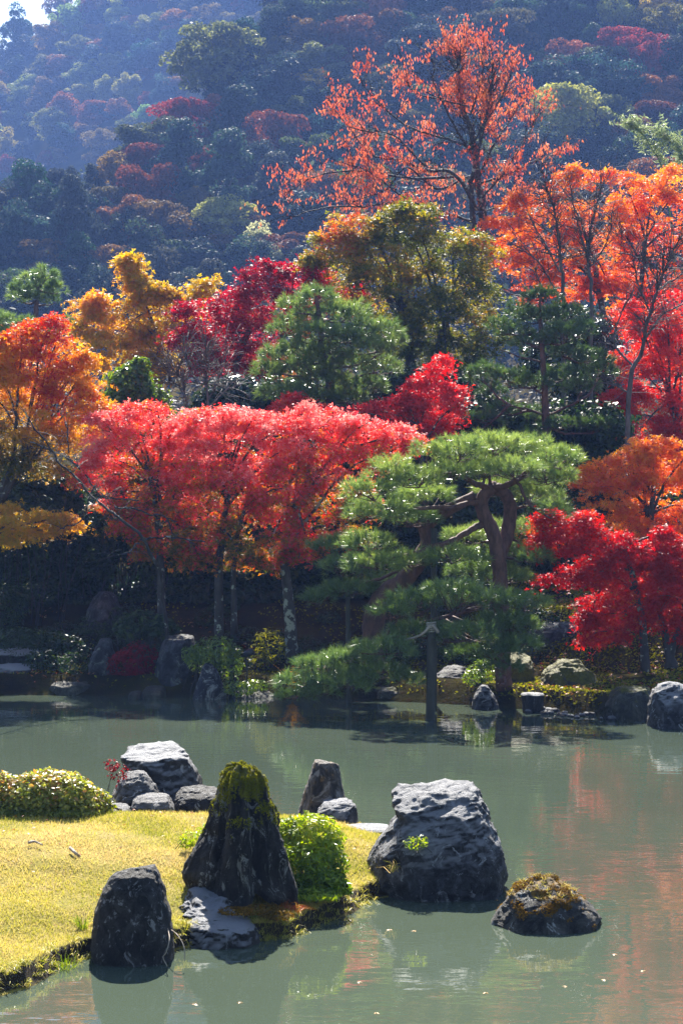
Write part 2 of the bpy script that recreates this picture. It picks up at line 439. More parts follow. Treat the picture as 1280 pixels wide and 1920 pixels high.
# ---------------------------------------------------------------- lawn islet in the foreground
ISL = np.array([(-9, 11.6), (-4.2, 12.5), (-2.6, 12.95), (-2.3, 13.15), (-2.12, 13.4), (-1.98, 13.95), (-1.82, 14.3), (-1.3, 14.5), (-1.05, 14.75), (-0.8, 14.85), (-0.56, 14.88), (-0.36, 15.0), (-0.1, 15.55), (0.12, 16.1), (0.3, 16.5), (0.9, 16.9), (1.15, 17.3),
                (0.85, 18.2), (0.62, 19.0), (0.2, 19.6), (-0.6, 19.9), (-1.6, 19.9), (-3, 20.2), (-5, 20.4), (-9, 20.4)])
def poly_dist(x, y, poly):
    """signed distance, positive inside"""
    p = np.stack([x, y], -1)
    dmin = np.full(x.shape, 1e9); inside = np.zeros(x.shape, bool)
    for a, c in zip(poly, np.roll(poly, -1, 0)):
        ab = c - a
        t = np.clip(((p - a) @ ab) / (ab @ ab), 0, 1)
        dmin = np.minimum(dmin, np.linalg.norm(p - (a + t[..., None] * ab), axis=-1))
        cond = ((a[1] > y) != (c[1] > y)) & (x < (c[0] - a[0]) * (y - a[1]) / (c[1] - a[1] + 1e-12) + a[0])
        inside ^= cond
    return np.where(inside, dmin, -dmin)
def lawn_z(x, y):
    d = poly_dist(x, y, ISL)
    n = fbm(np.stack([x * 1.7, y * 1.7, np.zeros_like(x)], -1), 3) - 0.5
    d = d + n * 0.12
    return -0.35 + 0.35 * sstep(-0.25, 0.0, d) + 0.13 * sstep(0.0, 0.07, d) + 0.11 * sstep(0.05, 0.7, d) + 0.28 * sstep(0.4, 2.4, d) + n * 0.07
m, nt, bs, out = nodes('lawn_soil')
tc = N(nt, 'ShaderNodeTexCoord'); geo = N(nt, 'ShaderNodeNewGeometry')
sx = N(nt, 'ShaderNodeSeparateXYZ'); nt.links.new(geo.outputs['Normal'], sx.inputs[0])
n1 = noise(nt, 2.2, 6, 0.65, tc.outputs['Object']); n2 = noise(nt, 40, 4, 0.7, tc.outputs['Object'])
r1 = ramp(nt, [(0.3, (0.2, 0.2, 0.035)), (0.5, (0.34, 0.28, 0.06)), (0.7, (0.42, 0.32, 0.12))])
nt.links.new(n1.outputs[0], r1.inputs[0])
c = mixc(nt, math_(nt, 'MULTIPLY', n2.outputs[0], 0.5), r1.outputs[0], (0.12, 0.09, 0.03))
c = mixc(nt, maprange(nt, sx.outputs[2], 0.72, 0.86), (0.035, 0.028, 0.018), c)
nt.links.new(c, bs.inputs['Base Color']); bs.inputs['Roughness'].default_value = 0.95; bs.inputs['Specular IOR Level'].default_value = 0.1
b = N(nt, 'ShaderNodeBump'); b.inputs['Strength'].default_value = 0.8; b.inputs['Distance'].default_value = 0.04
nt.links.new(n2.outputs[0], b.inputs['Height']); nt.links.new(b.outputs[0], bs.inputs['Normal'])
M['lawn'] = m
tag(sheet('lawn_islet', np.concatenate([np.linspace(-9.5, -3.6, 18), np.linspace(-3.5, 1.8, 130)]), np.concatenate([np.linspace(11, 12.6, 8), np.linspace(12.65, 16.8, 190), np.linspace(16.85, 21, 40)]), lawn_z, M['lawn']), 'grassy islet of dry golden lawn in the pond', kind='structure')

# ---------------------------------------------------------------- foliage helpers
def frames(nrm, spin):
    n = unit(nrm)
    ref = np.where(np.abs(n[:, 2:3]) > 0.95, np.array([[1., 0, 0]]), np.array([[0, 0, 1.]]))
    a = unit(np.cross(ref, n)); c = np.cross(n, a)
    cs, sn = np.cos(spin)[:, None], np.sin(spin)[:, None]
    return a * cs + c * sn, -a * sn + c * cs, n
MAPLE = (np.array([[0, -.12, 0], [.16, .06, .02], [-.16, .06, .02], [0, .62, -.08], [.56, .22, -.1], [-.56, .22, -.1], [.34, -.3, -.05], [-.34, -.3, -.05]]),
         np.array([[2, 1, 3], [0, 4, 1], [0, 2, 5], [0, 6, 1], [0, 2, 7]]))
TRI3 = (np.array([[0, -.25, 0], [.2, .1, .03], [-.2, .1, .03], [0, .65, -.08], [.58, .05, -.1], [-.58, .05, -.1]]),
        np.array([[2, 1, 3], [0, 4, 1], [0, 2, 5]]))
KITE = (np.array([[0, -.5, 0], [.3, .0, .06], [0, .55, -.06], [-.3, .0, .06]]), np.array([[0, 1, 2], [0, 2, 3]]))
OVAL = (np.array([[0, -.5, 0], [.17, -.05, .05], [0, .55, -.05], [-.17, -.05, .05]]), np.array([[0, 1, 2], [0, 2, 3]]))
LANCE = (np.array([[0, -.5, 0], [.1, -.05, .03], [0, .55, -.05], [-.1, -.05, .03]]), np.array([[0, 1, 2], [0, 2, 3]]))
def scatter(pos, nrm, size, spin, tone, tmpl):
    tv, tf = tmpl
    a, c, n = frames(nrm, spin)
    size = np.broadcast_to(size, (len(pos),))
    V = pos[:, None] + size[:, None, None] * (tv[None, :, :1] * a[:, None] + tv[None, :, 1:2] * c[:, None] + tv[None, :, 2:] * n[:, None])
    T = tf[None] + (np.arange(len(pos)) * len(tv))[:, None, None]
    return V.reshape(-1, 3), T.reshape(-1, 3), np.repeat(tone, len(tv))
def rdir(n):
    return unit(RNG.normal(size=(n, 3)))

def limb_path(a, c, sag=0.15, n=8, wig=0.08):
    a = np.asarray(a, float); c = np.asarray(c, float)
    L = np.linalg.norm(c - a)
    t = np.linspace(0, 1, n)[:, None]
    p = a * (1 - t) + c * t
    p[:, 2] += (np.sin(t * math.pi)[:, 0]) * sag * L
    w = RNG.normal(size=(n, 3)) * wig * L / n
    w[0] = 0
    return p + np.cumsum(w, 0) * 0.7

def blobs_world(blobs, Y, deep):
    """pixel ellipses -> ellipsoids (centre, radii); optional 5th value = depth offset in m"""
    out = []
    for bl in blobs:
        px, py, rx, ry = bl[:4]
        dy = bl[4] if len(bl) > 4 else RNG.uniform(-0.5, 0.5) * min(deep, 1.6 * rx * Y / F)
        c = P(px, py, Y + dy)
        k = (Y + dy) / F
        out.append((c, np.array([rx * k, max(rx, ry) * k * deep * 0.55, ry * k])))
    return out

def spray_crown(W, dens, leaf, per, tmpl, tonef, spray_r, tilt=0.75, droop=0.25, shell=0.5):
    """leaves gathered in flat drooping sprays spread through ellipsoids"""
    Vs, Ts, tn, cents = [], [], [], []
    n0 = 0
    for c, r in W:
        area = math.pi * (r[0] * r[2] + r[0] * r[1] + r[1] * r[2]) / 3
        k = max(8, int(area * dens * 1.9))
        d = rdir(k)
        rad = RNG.uniform(shell ** 3, 1.0, k) ** (1 / 3)
        q = c + d * r * rad[:, None]
        q = q + (fbm(q[:, [1, 2, 0]] * 1.7, 2)[:, None] - 0.5) * d * r * 0.5
        cents.append(q)
        out = d * np.array([1, 1, 0.3])
        up = unit(np.array([[0, 0, 1.0]]) + 0.35 * out + RNG.normal(size=(k, 3)) * 0.22)
        a, cc, nn = frames(up, RNG.uniform(0, 6.28, k))
        sr = spray_r * RNG.uniform(0.6, 1.3, k)
        m = RNG.poisson(per * 1.9, k) + 3
        idx = np.repeat(np.arange(k), m)
        M_ = len(idx)
        ang = RNG.uniform(0, 2 * math.pi, M_); rr = np.sqrt(RNG.random(M_)) * sr[idx]
        lobes = 0.65 + 0.35 * np.cos(ang * 3 + idx * 1.3)
        rr = rr * lobes
        lp = q[idx] + (np.cos(ang) * rr)[:, None] * a[idx] + (np.sin(ang) * rr)[:, None] * cc[idx]
        lp = lp - nn[idx] * (droop * rr ** 2 / sr[idx])[:, None] + RNG.normal(size=(M_, 3)) * 0.035
        ln = unit(nn[idx] * (1 - tilt * 0.5) + RNG.normal(size=(M_, 3)) * tilt * 0.6 + np.array([0, -0.25, 0]))
        tone = tonef(lp, RNG.random(M_), RNG.random(k)[idx])
        V, T, t = scatter(lp, ln, leaf * RNG.uniform(0.7, 1.3, M_), RNG.uniform(0, 6.28, M_), np.clip(tone, 0, 1), tmpl)
        Vs.append(V); Ts.append(T + n0); tn.append(t); n0 += len(V)
    return np.concatenate(Vs), np.concatenate(Ts), np.concatenate(tn), cents

def tone_fn(base, nz=0.5, rnd=0.35, hz=None, scale=0.9, seed=0.0):
    def f(p, r, rs):
        t = base + (fbm(p * scale + seed, 3) - 0.5) * nz * 2.2 + (r - 0.5) * rnd + (rs - 0.5) * rnd * 0.8
        if hz is not None:
            t = t + hz[2] * (np.clip((p[:, 2] - hz[0]) / (hz[1] - hz[0]), 0, 1) - 0.5)
        return t
    return f

TRI_COUNT = {}
def broad_tree(name, label, cat, trunks, blobs, Y, mat, tonef, group=None, deep=1.1, dens=26, leaf=0.075, per=26, tmpl=TRI3, spray_r=0.34,
               bark='bark', base=None, tilt=0.75, shell=0.5, flatten=0.88, limbs=True, twigs=True, sub=3, droop=0.25):
    """trunks: list of (pixel points bottom->top, base radius m)"""
    if base is None:
        p0 = trunks[0][0][0]
        base = P(p0[0], p0[1], Y)
        base[2] = ground_z(base[0], Y) - 0.03
    root = empty(name, base, label, cat, group)
    sat = []
    for bl in blobs:
        for _ in range(2):
            a_ = RNG.uniform(0, 6.28); f_ = RNG.uniform(0.75, 1.15)
            sat.append((bl[0] + math.cos(a_) * bl[2] * f_, bl[1] + math.sin(a_) * bl[3] * f_, bl[2] * RNG.uniform(.22, .42), bl[3] * RNG.uniform(.2, .4)))
    W = [(c_, r_ * np.array([1.0, 1.0, flatten])) for c_, r_ in blobs_world(list(blobs) + sat, Y, deep)]
    tips = []
    for pts, r0 in trunks:
        q = np.array([P(p[0], p[1], Y + (p[2] if len(p) > 2 else 0)) for p in pts])
        if pts is trunks[0][0]:
            q[0, 2] = min(q[0, 2], base[2])
        else:
            gz = ground_z(q[0, 0], q[0, 1]) - 0.05
            if q[0, 2] < gz + 0.6: q[0, 2] = gz
        s = spline(q, max(8, 4 * len(q)))
        mb = MB(); mb.tube(s, r0 * np.linspace(1.15, 0.55, len(s)) * (1 + 0.35 * np.exp(-np.arange(len(s)) / 1.2)), 10, 0.18)
        mb.build('trunk', M[bark], root, base, True)
        tips.append((s, r0))
    V, T, t, cents = spray_crown(W, dens, leaf, per, tmpl, tonef, spray_r, tilt, droop, shell)
    tw = MB(); nt_ = 0
    for (c, r), cs in zip(W, cents):
        best = None
        for s, r0 in tips:
            k = int(len(s) * RNG.uniform(0.5, 0.98)); k = min(k, len(s) - 1)
            d = np.linalg.norm(s[k] - c)
            if best is None or d < best[0]: best = (d, s[k], r0)
        path = limb_path(best[1], c + np.array([0, 0, 0.15 * r[2]]), 0.12, 9, 0.12)
        if limbs and len(tw.V) >= 0 and r[0] > 0.3:
            mb = MB(); mb.tube(path, np.linspace(best[2] * 0.36, 0.012, len(path)), 6)
            mb.build('limb', M[bark], root, base, True)
        if twigs:
            for q in cs[::sub * 3]:
                a = path[RNG.integers(4, len(path))]
                tw.tube(limb_path(a, q, 0.08, 5, 0.15), np.linspace(0.011, 0.004, 5), 3); nt_ += 1
    if nt_: tag(tw.build('twigs', M[bark], root, base), kind='stuff')
    cr = put('crown', mesh(V - base, T, t, False, mat), root)
    TRI_COUNT[label] = len(T)
    return root

def pine_pad(W_c, W_r, dens, needle, nper, tonef, width=0.006, up=0.8):
    area = math.pi * W_r[0] * max(W_r[1], W_r[2])
    k = max(8, int(area * dens * 1.5))
    nper = int(nper * 1.5)
    d = rdir(k)
    d[:, 2] = np.where(d[:, 2] < -0.35, -d[:, 2] * 0.5, d[:, 2])
    rad = RNG.uniform(0.45, 1.0, k) ** 0.5
    q = W_c + d * W_r * rad[:, None] + RNG.normal(size=(k, 3)) * 0.03
    axis = unit(d * np.array([0.8, 0.8, 0.4]) + np.array([0, 0, up]) + RNG.normal(size=(k, 3)) * 0.25)
    idx = np.repeat(np.arange(k), nper)
    n = len(idx)
    dirs = unit(axis[idx] + RNG.normal(size=(n, 3)) * 0.55)
    L = needle * RNG.uniform(0.65, 1.15, n)
    st = q[idx] + axis[idx] * (RNG.random(n) * 0.5 * needle)[:, None]
    side = unit(np.cross(dirs, rdir(n))) * width * 0.5
    bend = np.array([0, 0, -0.15])
    V = np.stack([st + side, st - side, st + dirs * L[:, None] + bend * L[:, None]], 1).reshape(-1, 3)
    T = np.arange(3 * n).reshape(-1, 3)
    tn = np.clip(tonef(st, RNG.random(n), RNG.random(k)[idx]), 0, 1)
    return V, T, np.repeat(tn, 3), q

def pine_tree(name, label, trunks, pads, Y, mat, tonef, group=None, deep=1.6, dens=120, needle=0.13, nper=20, bark='bark_pine', base=None, sub=3, width=0.006, limb_paths=(), up=0.8, flat=1.0, limb_r=0.045):
    if base is None:
        p0 = trunks[0][0][0]
        base = P(p0[0], p0[1], Y); base[2] = ground_z(base[0], Y) - 0.03
    root = empty(name, base, label, 'pine tree', group)
    tips = []
    for pts, r0, r1 in trunks:
        q = np.array([P(p[0], p[1], Y + (p[2] if len(p) > 2 else 0)) for p in pts])
        if pts is trunks[0][0]: q[0, 2] = min(q[0, 2], base[2])
        s = spline(q, max(10, 6 * len(q)))
        mb = MB(); mb.tube(s, np.linspace(r0, r1, len(s)), 12, 0.16); mb.build('trunk', M[bark], root, base, True)
        tips.append(s)
    for pts, r0 in limb_paths:
        q = np.array([P(p[0], p[1], Y + (p[2] if len(p) > 2 else 0)) for p in pts])
        s = spline(q, 6 * len(q)) + np.cumsum(RNG.normal(size=(6 * len(q), 3)) * 0.008, 0)
        mb = MB(); mb.tube(s, np.linspace(r0, r0 * 0.4, len(s)), 8, 0.15); mb.build('limb', M[bark], root, base, True)
        tips.append(s)
    alls = np.concatenate(tips)
    tw = MB()
    for (c, r) in blobs_world(pads, Y, deep):
        r = r * np.array([1, 1, flat])
        V, T, t, q = pine_pad(c, r, dens, needle, nper, tonef, width, up)
        put('foliage_pad', mesh(V - base, T, t, False, M[mat]), root)
        d = np.linalg.norm(alls - c, axis=1) + RNG.random(len(alls)) * 0.15 + np.maximum(0, alls[:, 2] - c[2]) * 0.6
        a = alls[np.argmin(d)]
        path = limb_path(a, c - np.array([0, 0, r[2] * 0.4]), -0.06, 8, 0.25)
        mb = MB(); mb.tube(path, np.linspace(limb_r * 0.75, 0.012, len(path)), 6); mb.build('branch', M[bark], root, base, True)
        for e in q[::sub * 3]:
            tw.tube(limb_path(path[RNG.integers(4, 8)], e, -0.05, 4, 0.2), np.linspace(0.01, 0.004, 4), 3)
    tag(tw.build('twigs', M[bark], root, base), kind='stuff')
    return root

def shrub(name, label, blobs, Y, mat, tonef, cat='shrub', group=None, leaf=0.06, dens=900, tmpl=KITE, deep=1.6, base=None, upw=0.5, stems=4, shell=0.7, lump=0.5, stem_r=0.012):
    W = blobs_world(blobs, Y, deep)
    if base is None:
        base = W[0][0].copy(); base[2] = ground_z(base[0], base[1]) - 0.02
    root = empty(name, base, label, cat, group)
    Vs, Ts, tn, n0 = [], [], [], 0
    st = MB()
    for c, r in W:
        area = 4 * math.pi * ((r[0] * r[1]) ** 1.6 / 3 + (r[0] * r[2]) ** 1.6 / 3 + (r[1] * r[2]) ** 1.6 / 3) ** (1 / 1.6)
        k = int(area * dens * 1.25)
        d = rdir(k)
        rad = RNG.uniform(shell ** 3, 1.0, k) ** (1 / 3) * (1 + lump * (fbm(d * 3.2 + c, 3) - 0.5) * 1.4)
        p = c + d * r * rad[:, None]
        p[:, 2] = np.maximum(p[:, 2], base[2] + 0.03)
        nrm = unit(d * 0.8 + np.array([0, 0, upw]) + RNG.normal(size=(k, 3)) * 0.55)
        tone = np.clip(tonef(p, RNG.random(k), RNG.random(k)), 0, 1)
        V, T, t = scatter(p, nrm, leaf * RNG.uniform(0.6, 1.3, k), RNG.uniform(0, 6.28, k), tone, tmpl)
        Vs.append(V); Ts.append(T + n0); tn.append(t); n0 += len(V)
        for _ in range(stems):
            e = c + rdir(1)[0] * r * 0.75
            g = np.array([c[0] + RNG.normal() * 0.1, c[1] + RNG.normal() * 0.1, base[2]])
            st.tube(limb_path(g, e, 0.05, 6, 0.2), np.linspace(stem_r, stem_r * 0.35, 6), 4)
    put('foliage', mesh(np.concatenate(Vs) - base, np.concatenate(Ts), np.concatenate(tn), False, mat), root)
    if stems: tag(st.build('stems', M['darkbark'], root, base), kind='stuff')
    return root

def tufts(centres, n_per, length, width, spread=0.6, droop=0.3, tone=(0, 1)):
    """grass tufts: each blade two triangles"""
    c = np.asarray(centres, float)
    idx = np.repeat(np.arange(len(c)), n_per)
    n = len(idx)
    d = unit(np.array([0, 0, 1.0]) + RNG.normal(size=(n, 3)) * spread * np.array([1, 1, 0.2]))
    L = length * RNG.uniform(0.5, 1.2, n)
    s = c[idx] + RNG.normal(size=(n, 3)) * np.array([1, 1, 0]) * width * 3
    side = unit(np.cross(d, rdir(n))) * width * 0.5
    mid = s + d * (L * 0.55)[:, None]
    tip = s + d * L[:, None] * np.array([1.35, 1.35, 1]) + np.array([0, 0, -1]) * (droop * L)[:, None]
    V = np.stack([s + side, s - side, mid + side * 0.8, mid - side * 0.8, tip], 1).reshape(-1, 3)
    T = (np.array([[0, 1, 2], [1, 3, 2], [2, 3, 4]])[None] + (np.arange(n) * 5)[:, None, None]).reshape(-1, 3)
    return V, T, np.repeat(RNG.uniform(*tone, n), 5)

# ---------------------------------------------------------------- rocks
def rock(name, label, levels, Y, mat, amp=0.06, cuts=12, seed=0, res=(64, 48), group=None, cat='rock', expo=2.6, rough=0.5, ribs=0.0):
    """levels from bottom to top: (py, left px, right px, front m, back m); front/back measured from depth Y"""
    rs = np.random.default_rng(100 + seed)
    lv = np.array(levels, float)
    nu, nv = res
    t = np.linspace(0, 1, nv)
    # spread the samples over arc length of the profile
    key = np.concatenate([[0], np.cumsum(np.abs(np.diff(lv[:, 0])) + np.abs(np.diff(lv[:, 2] - lv[:, 1])) * 0.5 + np.abs(np.diff(lv[:, 3])) * 150 + 1)])
    key /= key[-1]
    py, xl, xr, yf, yb = [np.interp(t, key, lv[:, i]) for i in range(5)]
    k = Y / F
    z = CAM_Z + (960 - py) * k
    cx = ((xl + xr) / 2 - 640) * k; rx = (xr - xl) / 2 * k
    cyy = Y + (yf + yb) / 2; ry = (yb - yf) / 2
    th = np.arange(nu) / nu * 2 * math.pi
    c, s = np.cos(th), np.sin(th)
    e = 2 / expo
    ux = np.sign(c) * np.abs(c) ** e; uy = np.sign(s) * np.abs(s) ** e
    V = np.stack([cx[:, None] + rx[:, None] * ux, cyy[:, None] + ry[:, None] * uy + 0 * z[:, None], z[:, None] + 0 * ux], -1)
    # two closing rings for the top
    top = []
    for f_, dz in ((0.66, 0.25), (0.3, 0.4)):
        ring = V[-1].copy(); cen = ring.mean(0)
        ring = cen + (ring - cen) * f_
        ring[:, 2] += dz * min(rx[-1], ry[-1]) * 0.25
        top.append(ring)
    V = np.concatenate([V, np.array(top)])
    nr = len(V)
    cen = V.reshape(-1, 3).mean(0)
    p = V.reshape(-1, 3)
    size = (p.max(0) - p.min(0))
    # flat faces cut off the outline
    for _ in range(cuts):
        n = rs.normal(size=3); n[2] = n[2] * 0.8; n /= np.linalg.norm(n)
        dd = (p - cen) @ n
        lim = dd.max() * rs.uniform(0.80, 0.96)
        over = np.maximum(dd - lim, 0)
        p = p - over[:, None] * n * 0.85
    dirn = unit((p - cen) / size)
    sm = size.mean()
    q = p / sm
    f1 = fbm(q * 2.3 + seed * 3.7, 4, 0.55) - 0.5
    rid = 1 - np.abs(fbm(q * np.array([3.2, 3.2, 1.6]) + seed * 1.3 + 9, 4, 0.6) - 0.5) * 4
    f3 = fbm(q * np.array([9, 9, 17.0]) + f1[:, None] * 3 + seed, 4, 0.62) - 0.5
    ang = np.arctan2(p[:, 1] - cyy.mean(), p[:, 0] - cx.mean())
    rb = fbm(np.stack([np.cos(ang) * 3.2, np.sin(ang) * 3.2, q[:, 2] * 0.5 + seed], 1), 3, 0.6) * 4 - 2.2
    p = p + dirn * (sm * amp * (f1 * 2.2 + (rid - 0.45) * rough * 1.1 + f3 * 1.1 + ribs * rb))[:, None]
    zt = z[-1]; zb = z[0]
    p[:, 2] = zb + (p[:, 2] - zb) * np.where(p[:, 2] > zb, (zt - zb) / (p[:, 2].max() - zb), 1)
    x0_, x1_ = ((lv[:, 1].min() - 640) * k, (lv[:, 2].max() - 640) * k)
    p[:, 0] = x0_ + (p[:, 0] - p[:, 0].min()) / (p[:, 0].max() - p[:, 0].min()) * (x1_ - x0_)
    V = np.concatenate([p, [p.reshape(nr, nu, 3)[-1].mean(0)]])
    i = np.arange(nr - 1)[:, None] * nu; j = np.arange(nu)[None]; j2 = (j + 1) % nu
    A, B, C, D = (i + j).ravel(), (i + j2).ravel(), (i + nu + j2).ravel(), (i + nu + j).ravel()
    T = np.concatenate([np.stack([A, B, C], 1), np.stack([A, C, D], 1),
                        np.stack([(nr - 1) * nu + j[0], (nr - 1) * nu + j2[0], np.full(nu, nr * nu)], 1)])
    base = np.array([cx[0], cyy[0], z[0]])
    o = put(name, mesh(V - base, T, None, True, mat))
    o.location = base
    tag(o, label, cat, group)
    o.data.calc_loop_triangles()
    return o, V, T, base
def slab_levels(py0, py1, xl, xr, d, inset=0.08, top_px=None):
    """low rock: base row py0, top front edge py1, depth d"""
    w = xr - xl
    h = py0 - py1
    return [(py0 + 14, xl, xr, 0, d), (py0 - h * 0.4, xl + w * 0.01, xr - w * 0.02, 0.0, d), (py0 - h * 0.75, xl + w * .05, xr - w * .06, d * .12, d * .98),
            (py1 + h * 0.06, xl + w * .14, xr - w * .16, d * .3, d * .94), (py1, xl + w * .26, xr - w * .3, d * .5, d * .85)]
def surface_points(V, T, n, ok):
    a, b_, c = V[T[:, 0]], V[T[:, 1]], V[T[:, 2]]
    cr = np.cross(b_ - a, c - a); ar = np.linalg.norm(cr, axis=1)
    nn = unit(cr); mid = (a + b_ + c) / 3
    w = ar * ok(mid, nn)
    idx = RNG.choice(len(T), n, p=w / w.sum())
    u = RNG.random((n, 1)); v = RNG.random((n, 1))
    f = u + v > 1
    u = np.where(f, 1 - u, u); v = np.where(f, 1 - v, v)
    return a[idx] + u * (b_ - a)[idx] + v * (c - a)[idx], nn[idx]

M['rock_dark'] = rock_mat('dark_lichened_rock', dark=(0.006, 0.006, 0.006), mid=(0.026, 0.025, 0.025), lichen=(0.3, 0.3, 0.3), lich=0.42, streak=0.5, scale=1.5)
M['rock_moss'] = rock_mat('mossy_striped_rock', dark=(0.006, 0.0055, 0.005), mid=(0.024, 0.022, 0.02), lichen=(0.3, 0.3, 0.27), lich=0.5, streak=1.8, scale=1.3, moss=(0.2, 0.19, 0.015), moss_z=0.86)
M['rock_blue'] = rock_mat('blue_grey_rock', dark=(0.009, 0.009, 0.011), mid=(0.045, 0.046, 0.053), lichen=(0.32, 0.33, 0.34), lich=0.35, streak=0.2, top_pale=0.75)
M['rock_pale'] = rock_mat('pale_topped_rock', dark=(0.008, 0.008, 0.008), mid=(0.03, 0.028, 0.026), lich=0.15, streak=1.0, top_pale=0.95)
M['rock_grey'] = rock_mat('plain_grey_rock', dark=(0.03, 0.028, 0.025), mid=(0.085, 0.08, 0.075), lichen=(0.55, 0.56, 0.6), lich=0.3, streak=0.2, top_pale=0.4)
M['rock_tan'] = rock_mat('tan_mottled_rock', dark=(0.02, 0.018, 0.016), mid=(0.10, 0.085, 0.073), lichen=(0.28, 0.26, 0.25), lich=0.5, streak=0.8, rust=0.8)
M['rock_shore'] = rock_mat('shore_rock', dark=(0.012, 0.012, 0.014), mid=(0.045, 0.045, 0.05), lichen=(0.2, 0.22, 0.17), lich=0.4, streak=0.4, scale=0.8)
M['rock_mossy'] = rock_mat('moss_grown_shore_rock', dark=(0.02, 0.02, 0.015), mid=(0.05, 0.05, 0.035), lich=0.0, moss=(0.13, 0.125, 0.012), moss_z=0.45, scale=0.8)
M['rock_islet'] = rock_mat('rust_moss_rock', dark=(0.010, 0.009, 0.008), mid=(0.05, 0.048, 0.042), lich=0.3, moss=(0.26, 0.15, 0.025), moss_z=0.38, streak=0.1)

# islet rocks
o1 = rock('standing_stone', 'dark rounded upright rock at the front edge of the golden lawn', [(1835, 160, 320, 0, .6), (1770, 163, 316, .02, .6), (1720, 170, 310, .05, .56), (1680, 183, 300, .1, .52), (1652, 203, 290, .16, .48), (1637, 226, 280, .26, .42)], 14.0, M['rock_dark'], 0.035, 8, 1, (96, 80), rough=0.25)
rock('flat_rock', 'low pale flat rock at the waterline between the dark upright and mossy rocks', [(1800, 318, 495, 0, 1.0), (1772, 318, 491, .02, 1.0), (1750, 320, 484, .06, 1.0), (1738, 322, 470, .16, 1.0), (1716, 328, 420, .45, 1.0), (1700, 338, 396, .7, .95)], 14.55, M['rock_pale'], 0.075, 6, 2, (110, 80), rough=0.8)
mossy = rock('mossy_rock', 'tall ribbed dark rock with a yellow-green moss cap on the lawn', [(1705, 345, 560, -.05, .85), (1672, 340, 552, 0, .85), (1640, 334, 545, .03, .8), (1605, 352, 538, .06, .78), (1560, 381, 530, .1, .72), (1520, 398, 521, .14, .66), (1480, 408, 508, .18, .6), (1456, 414, 504, .22, .56), (1443, 423, 496, .26, .52), (1437, 440, 482, .32, .48)], 15.2, M['rock_moss'], 0.06, 3, 3, (130, 120), rough=0.6, ribs=1.5)
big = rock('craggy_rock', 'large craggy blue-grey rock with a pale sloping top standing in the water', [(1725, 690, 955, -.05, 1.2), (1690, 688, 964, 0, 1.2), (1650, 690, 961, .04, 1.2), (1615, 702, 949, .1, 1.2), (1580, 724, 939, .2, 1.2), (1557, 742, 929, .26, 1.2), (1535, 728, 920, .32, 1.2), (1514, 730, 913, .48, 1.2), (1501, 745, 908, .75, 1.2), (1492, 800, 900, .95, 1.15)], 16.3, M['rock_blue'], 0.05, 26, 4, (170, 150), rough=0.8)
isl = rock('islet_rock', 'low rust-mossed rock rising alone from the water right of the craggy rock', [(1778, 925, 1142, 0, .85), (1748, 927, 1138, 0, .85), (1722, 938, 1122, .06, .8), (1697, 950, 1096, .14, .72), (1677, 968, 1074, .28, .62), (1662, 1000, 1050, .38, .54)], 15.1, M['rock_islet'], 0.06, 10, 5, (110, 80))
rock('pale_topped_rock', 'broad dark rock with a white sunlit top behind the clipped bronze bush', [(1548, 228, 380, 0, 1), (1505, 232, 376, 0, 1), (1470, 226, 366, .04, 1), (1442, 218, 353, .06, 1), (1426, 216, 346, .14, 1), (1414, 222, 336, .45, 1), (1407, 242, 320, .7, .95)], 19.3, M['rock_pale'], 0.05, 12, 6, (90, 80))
rock('grey_rock', 'rounded grey rock with a white patch leaning on the pale-topped rock', [(1545, 195, 305, 0, .6), (1515, 200, 298, .0, .6), (1490, 204, 286, .06, .56), (1468, 214, 274, .14, .5), (1453, 228, 262, .24, .42)], 18.6, M['rock_grey'], 0.05, 10, 7, (70, 60))
rock('brown_rock', 'smooth low brownish rock in front of the white-patched grey rock', slab_levels(1530, 1496, 240, 324, .5), 18.35, M['rock_grey'], 0.04, 8, 8, (60, 40))
rock('low_rock', 'long low dark rock just left of the moss-capped rock', slab_levels(1530, 1483, 321, 420, .6), 18.6, M['rock_dark'], 0.06, 10, 9, (70, 50))
rock('upright_rock', 'upright tan mottled rock with a slanting flat top behind the green bush', [(1565, 552, 656, 0, .6), (1530, 556, 651, 0, .6), (1500, 562, 646, .04, .56), (1472, 574, 640, .08, .5), (1445, 583, 636, .12, .46), (1431, 588, 633, .18, .42)], 19.7, M['rock_tan'], 0.04, 8, 10, (80, 70), rough=0.4)
rock('small_rock', 'small blue-grey rock at the foot of the upright tan rock', slab_levels(1556, 1506, 590, 672, .5), 19.2, M['rock_blue'], 0.06, 12, 11, (60, 50))
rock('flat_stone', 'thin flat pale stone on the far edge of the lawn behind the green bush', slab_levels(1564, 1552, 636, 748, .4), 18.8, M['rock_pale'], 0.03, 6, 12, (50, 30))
rock('edging_stone', 'low grey stone half under the right end of the bronze bush', slab_levels(1536, 1514, 186, 242, .4), 18.1, M['rock_grey'], 0.05, 8, 13, (40, 30))
rock('edge_rock', 'blue-grey rock cut by the left edge of the photo beside the bronze bush', slab_levels(1566, 1500, -50, 13, .5), 17.4, M['rock_blue'], 0.05, 8, 14, (50, 40))

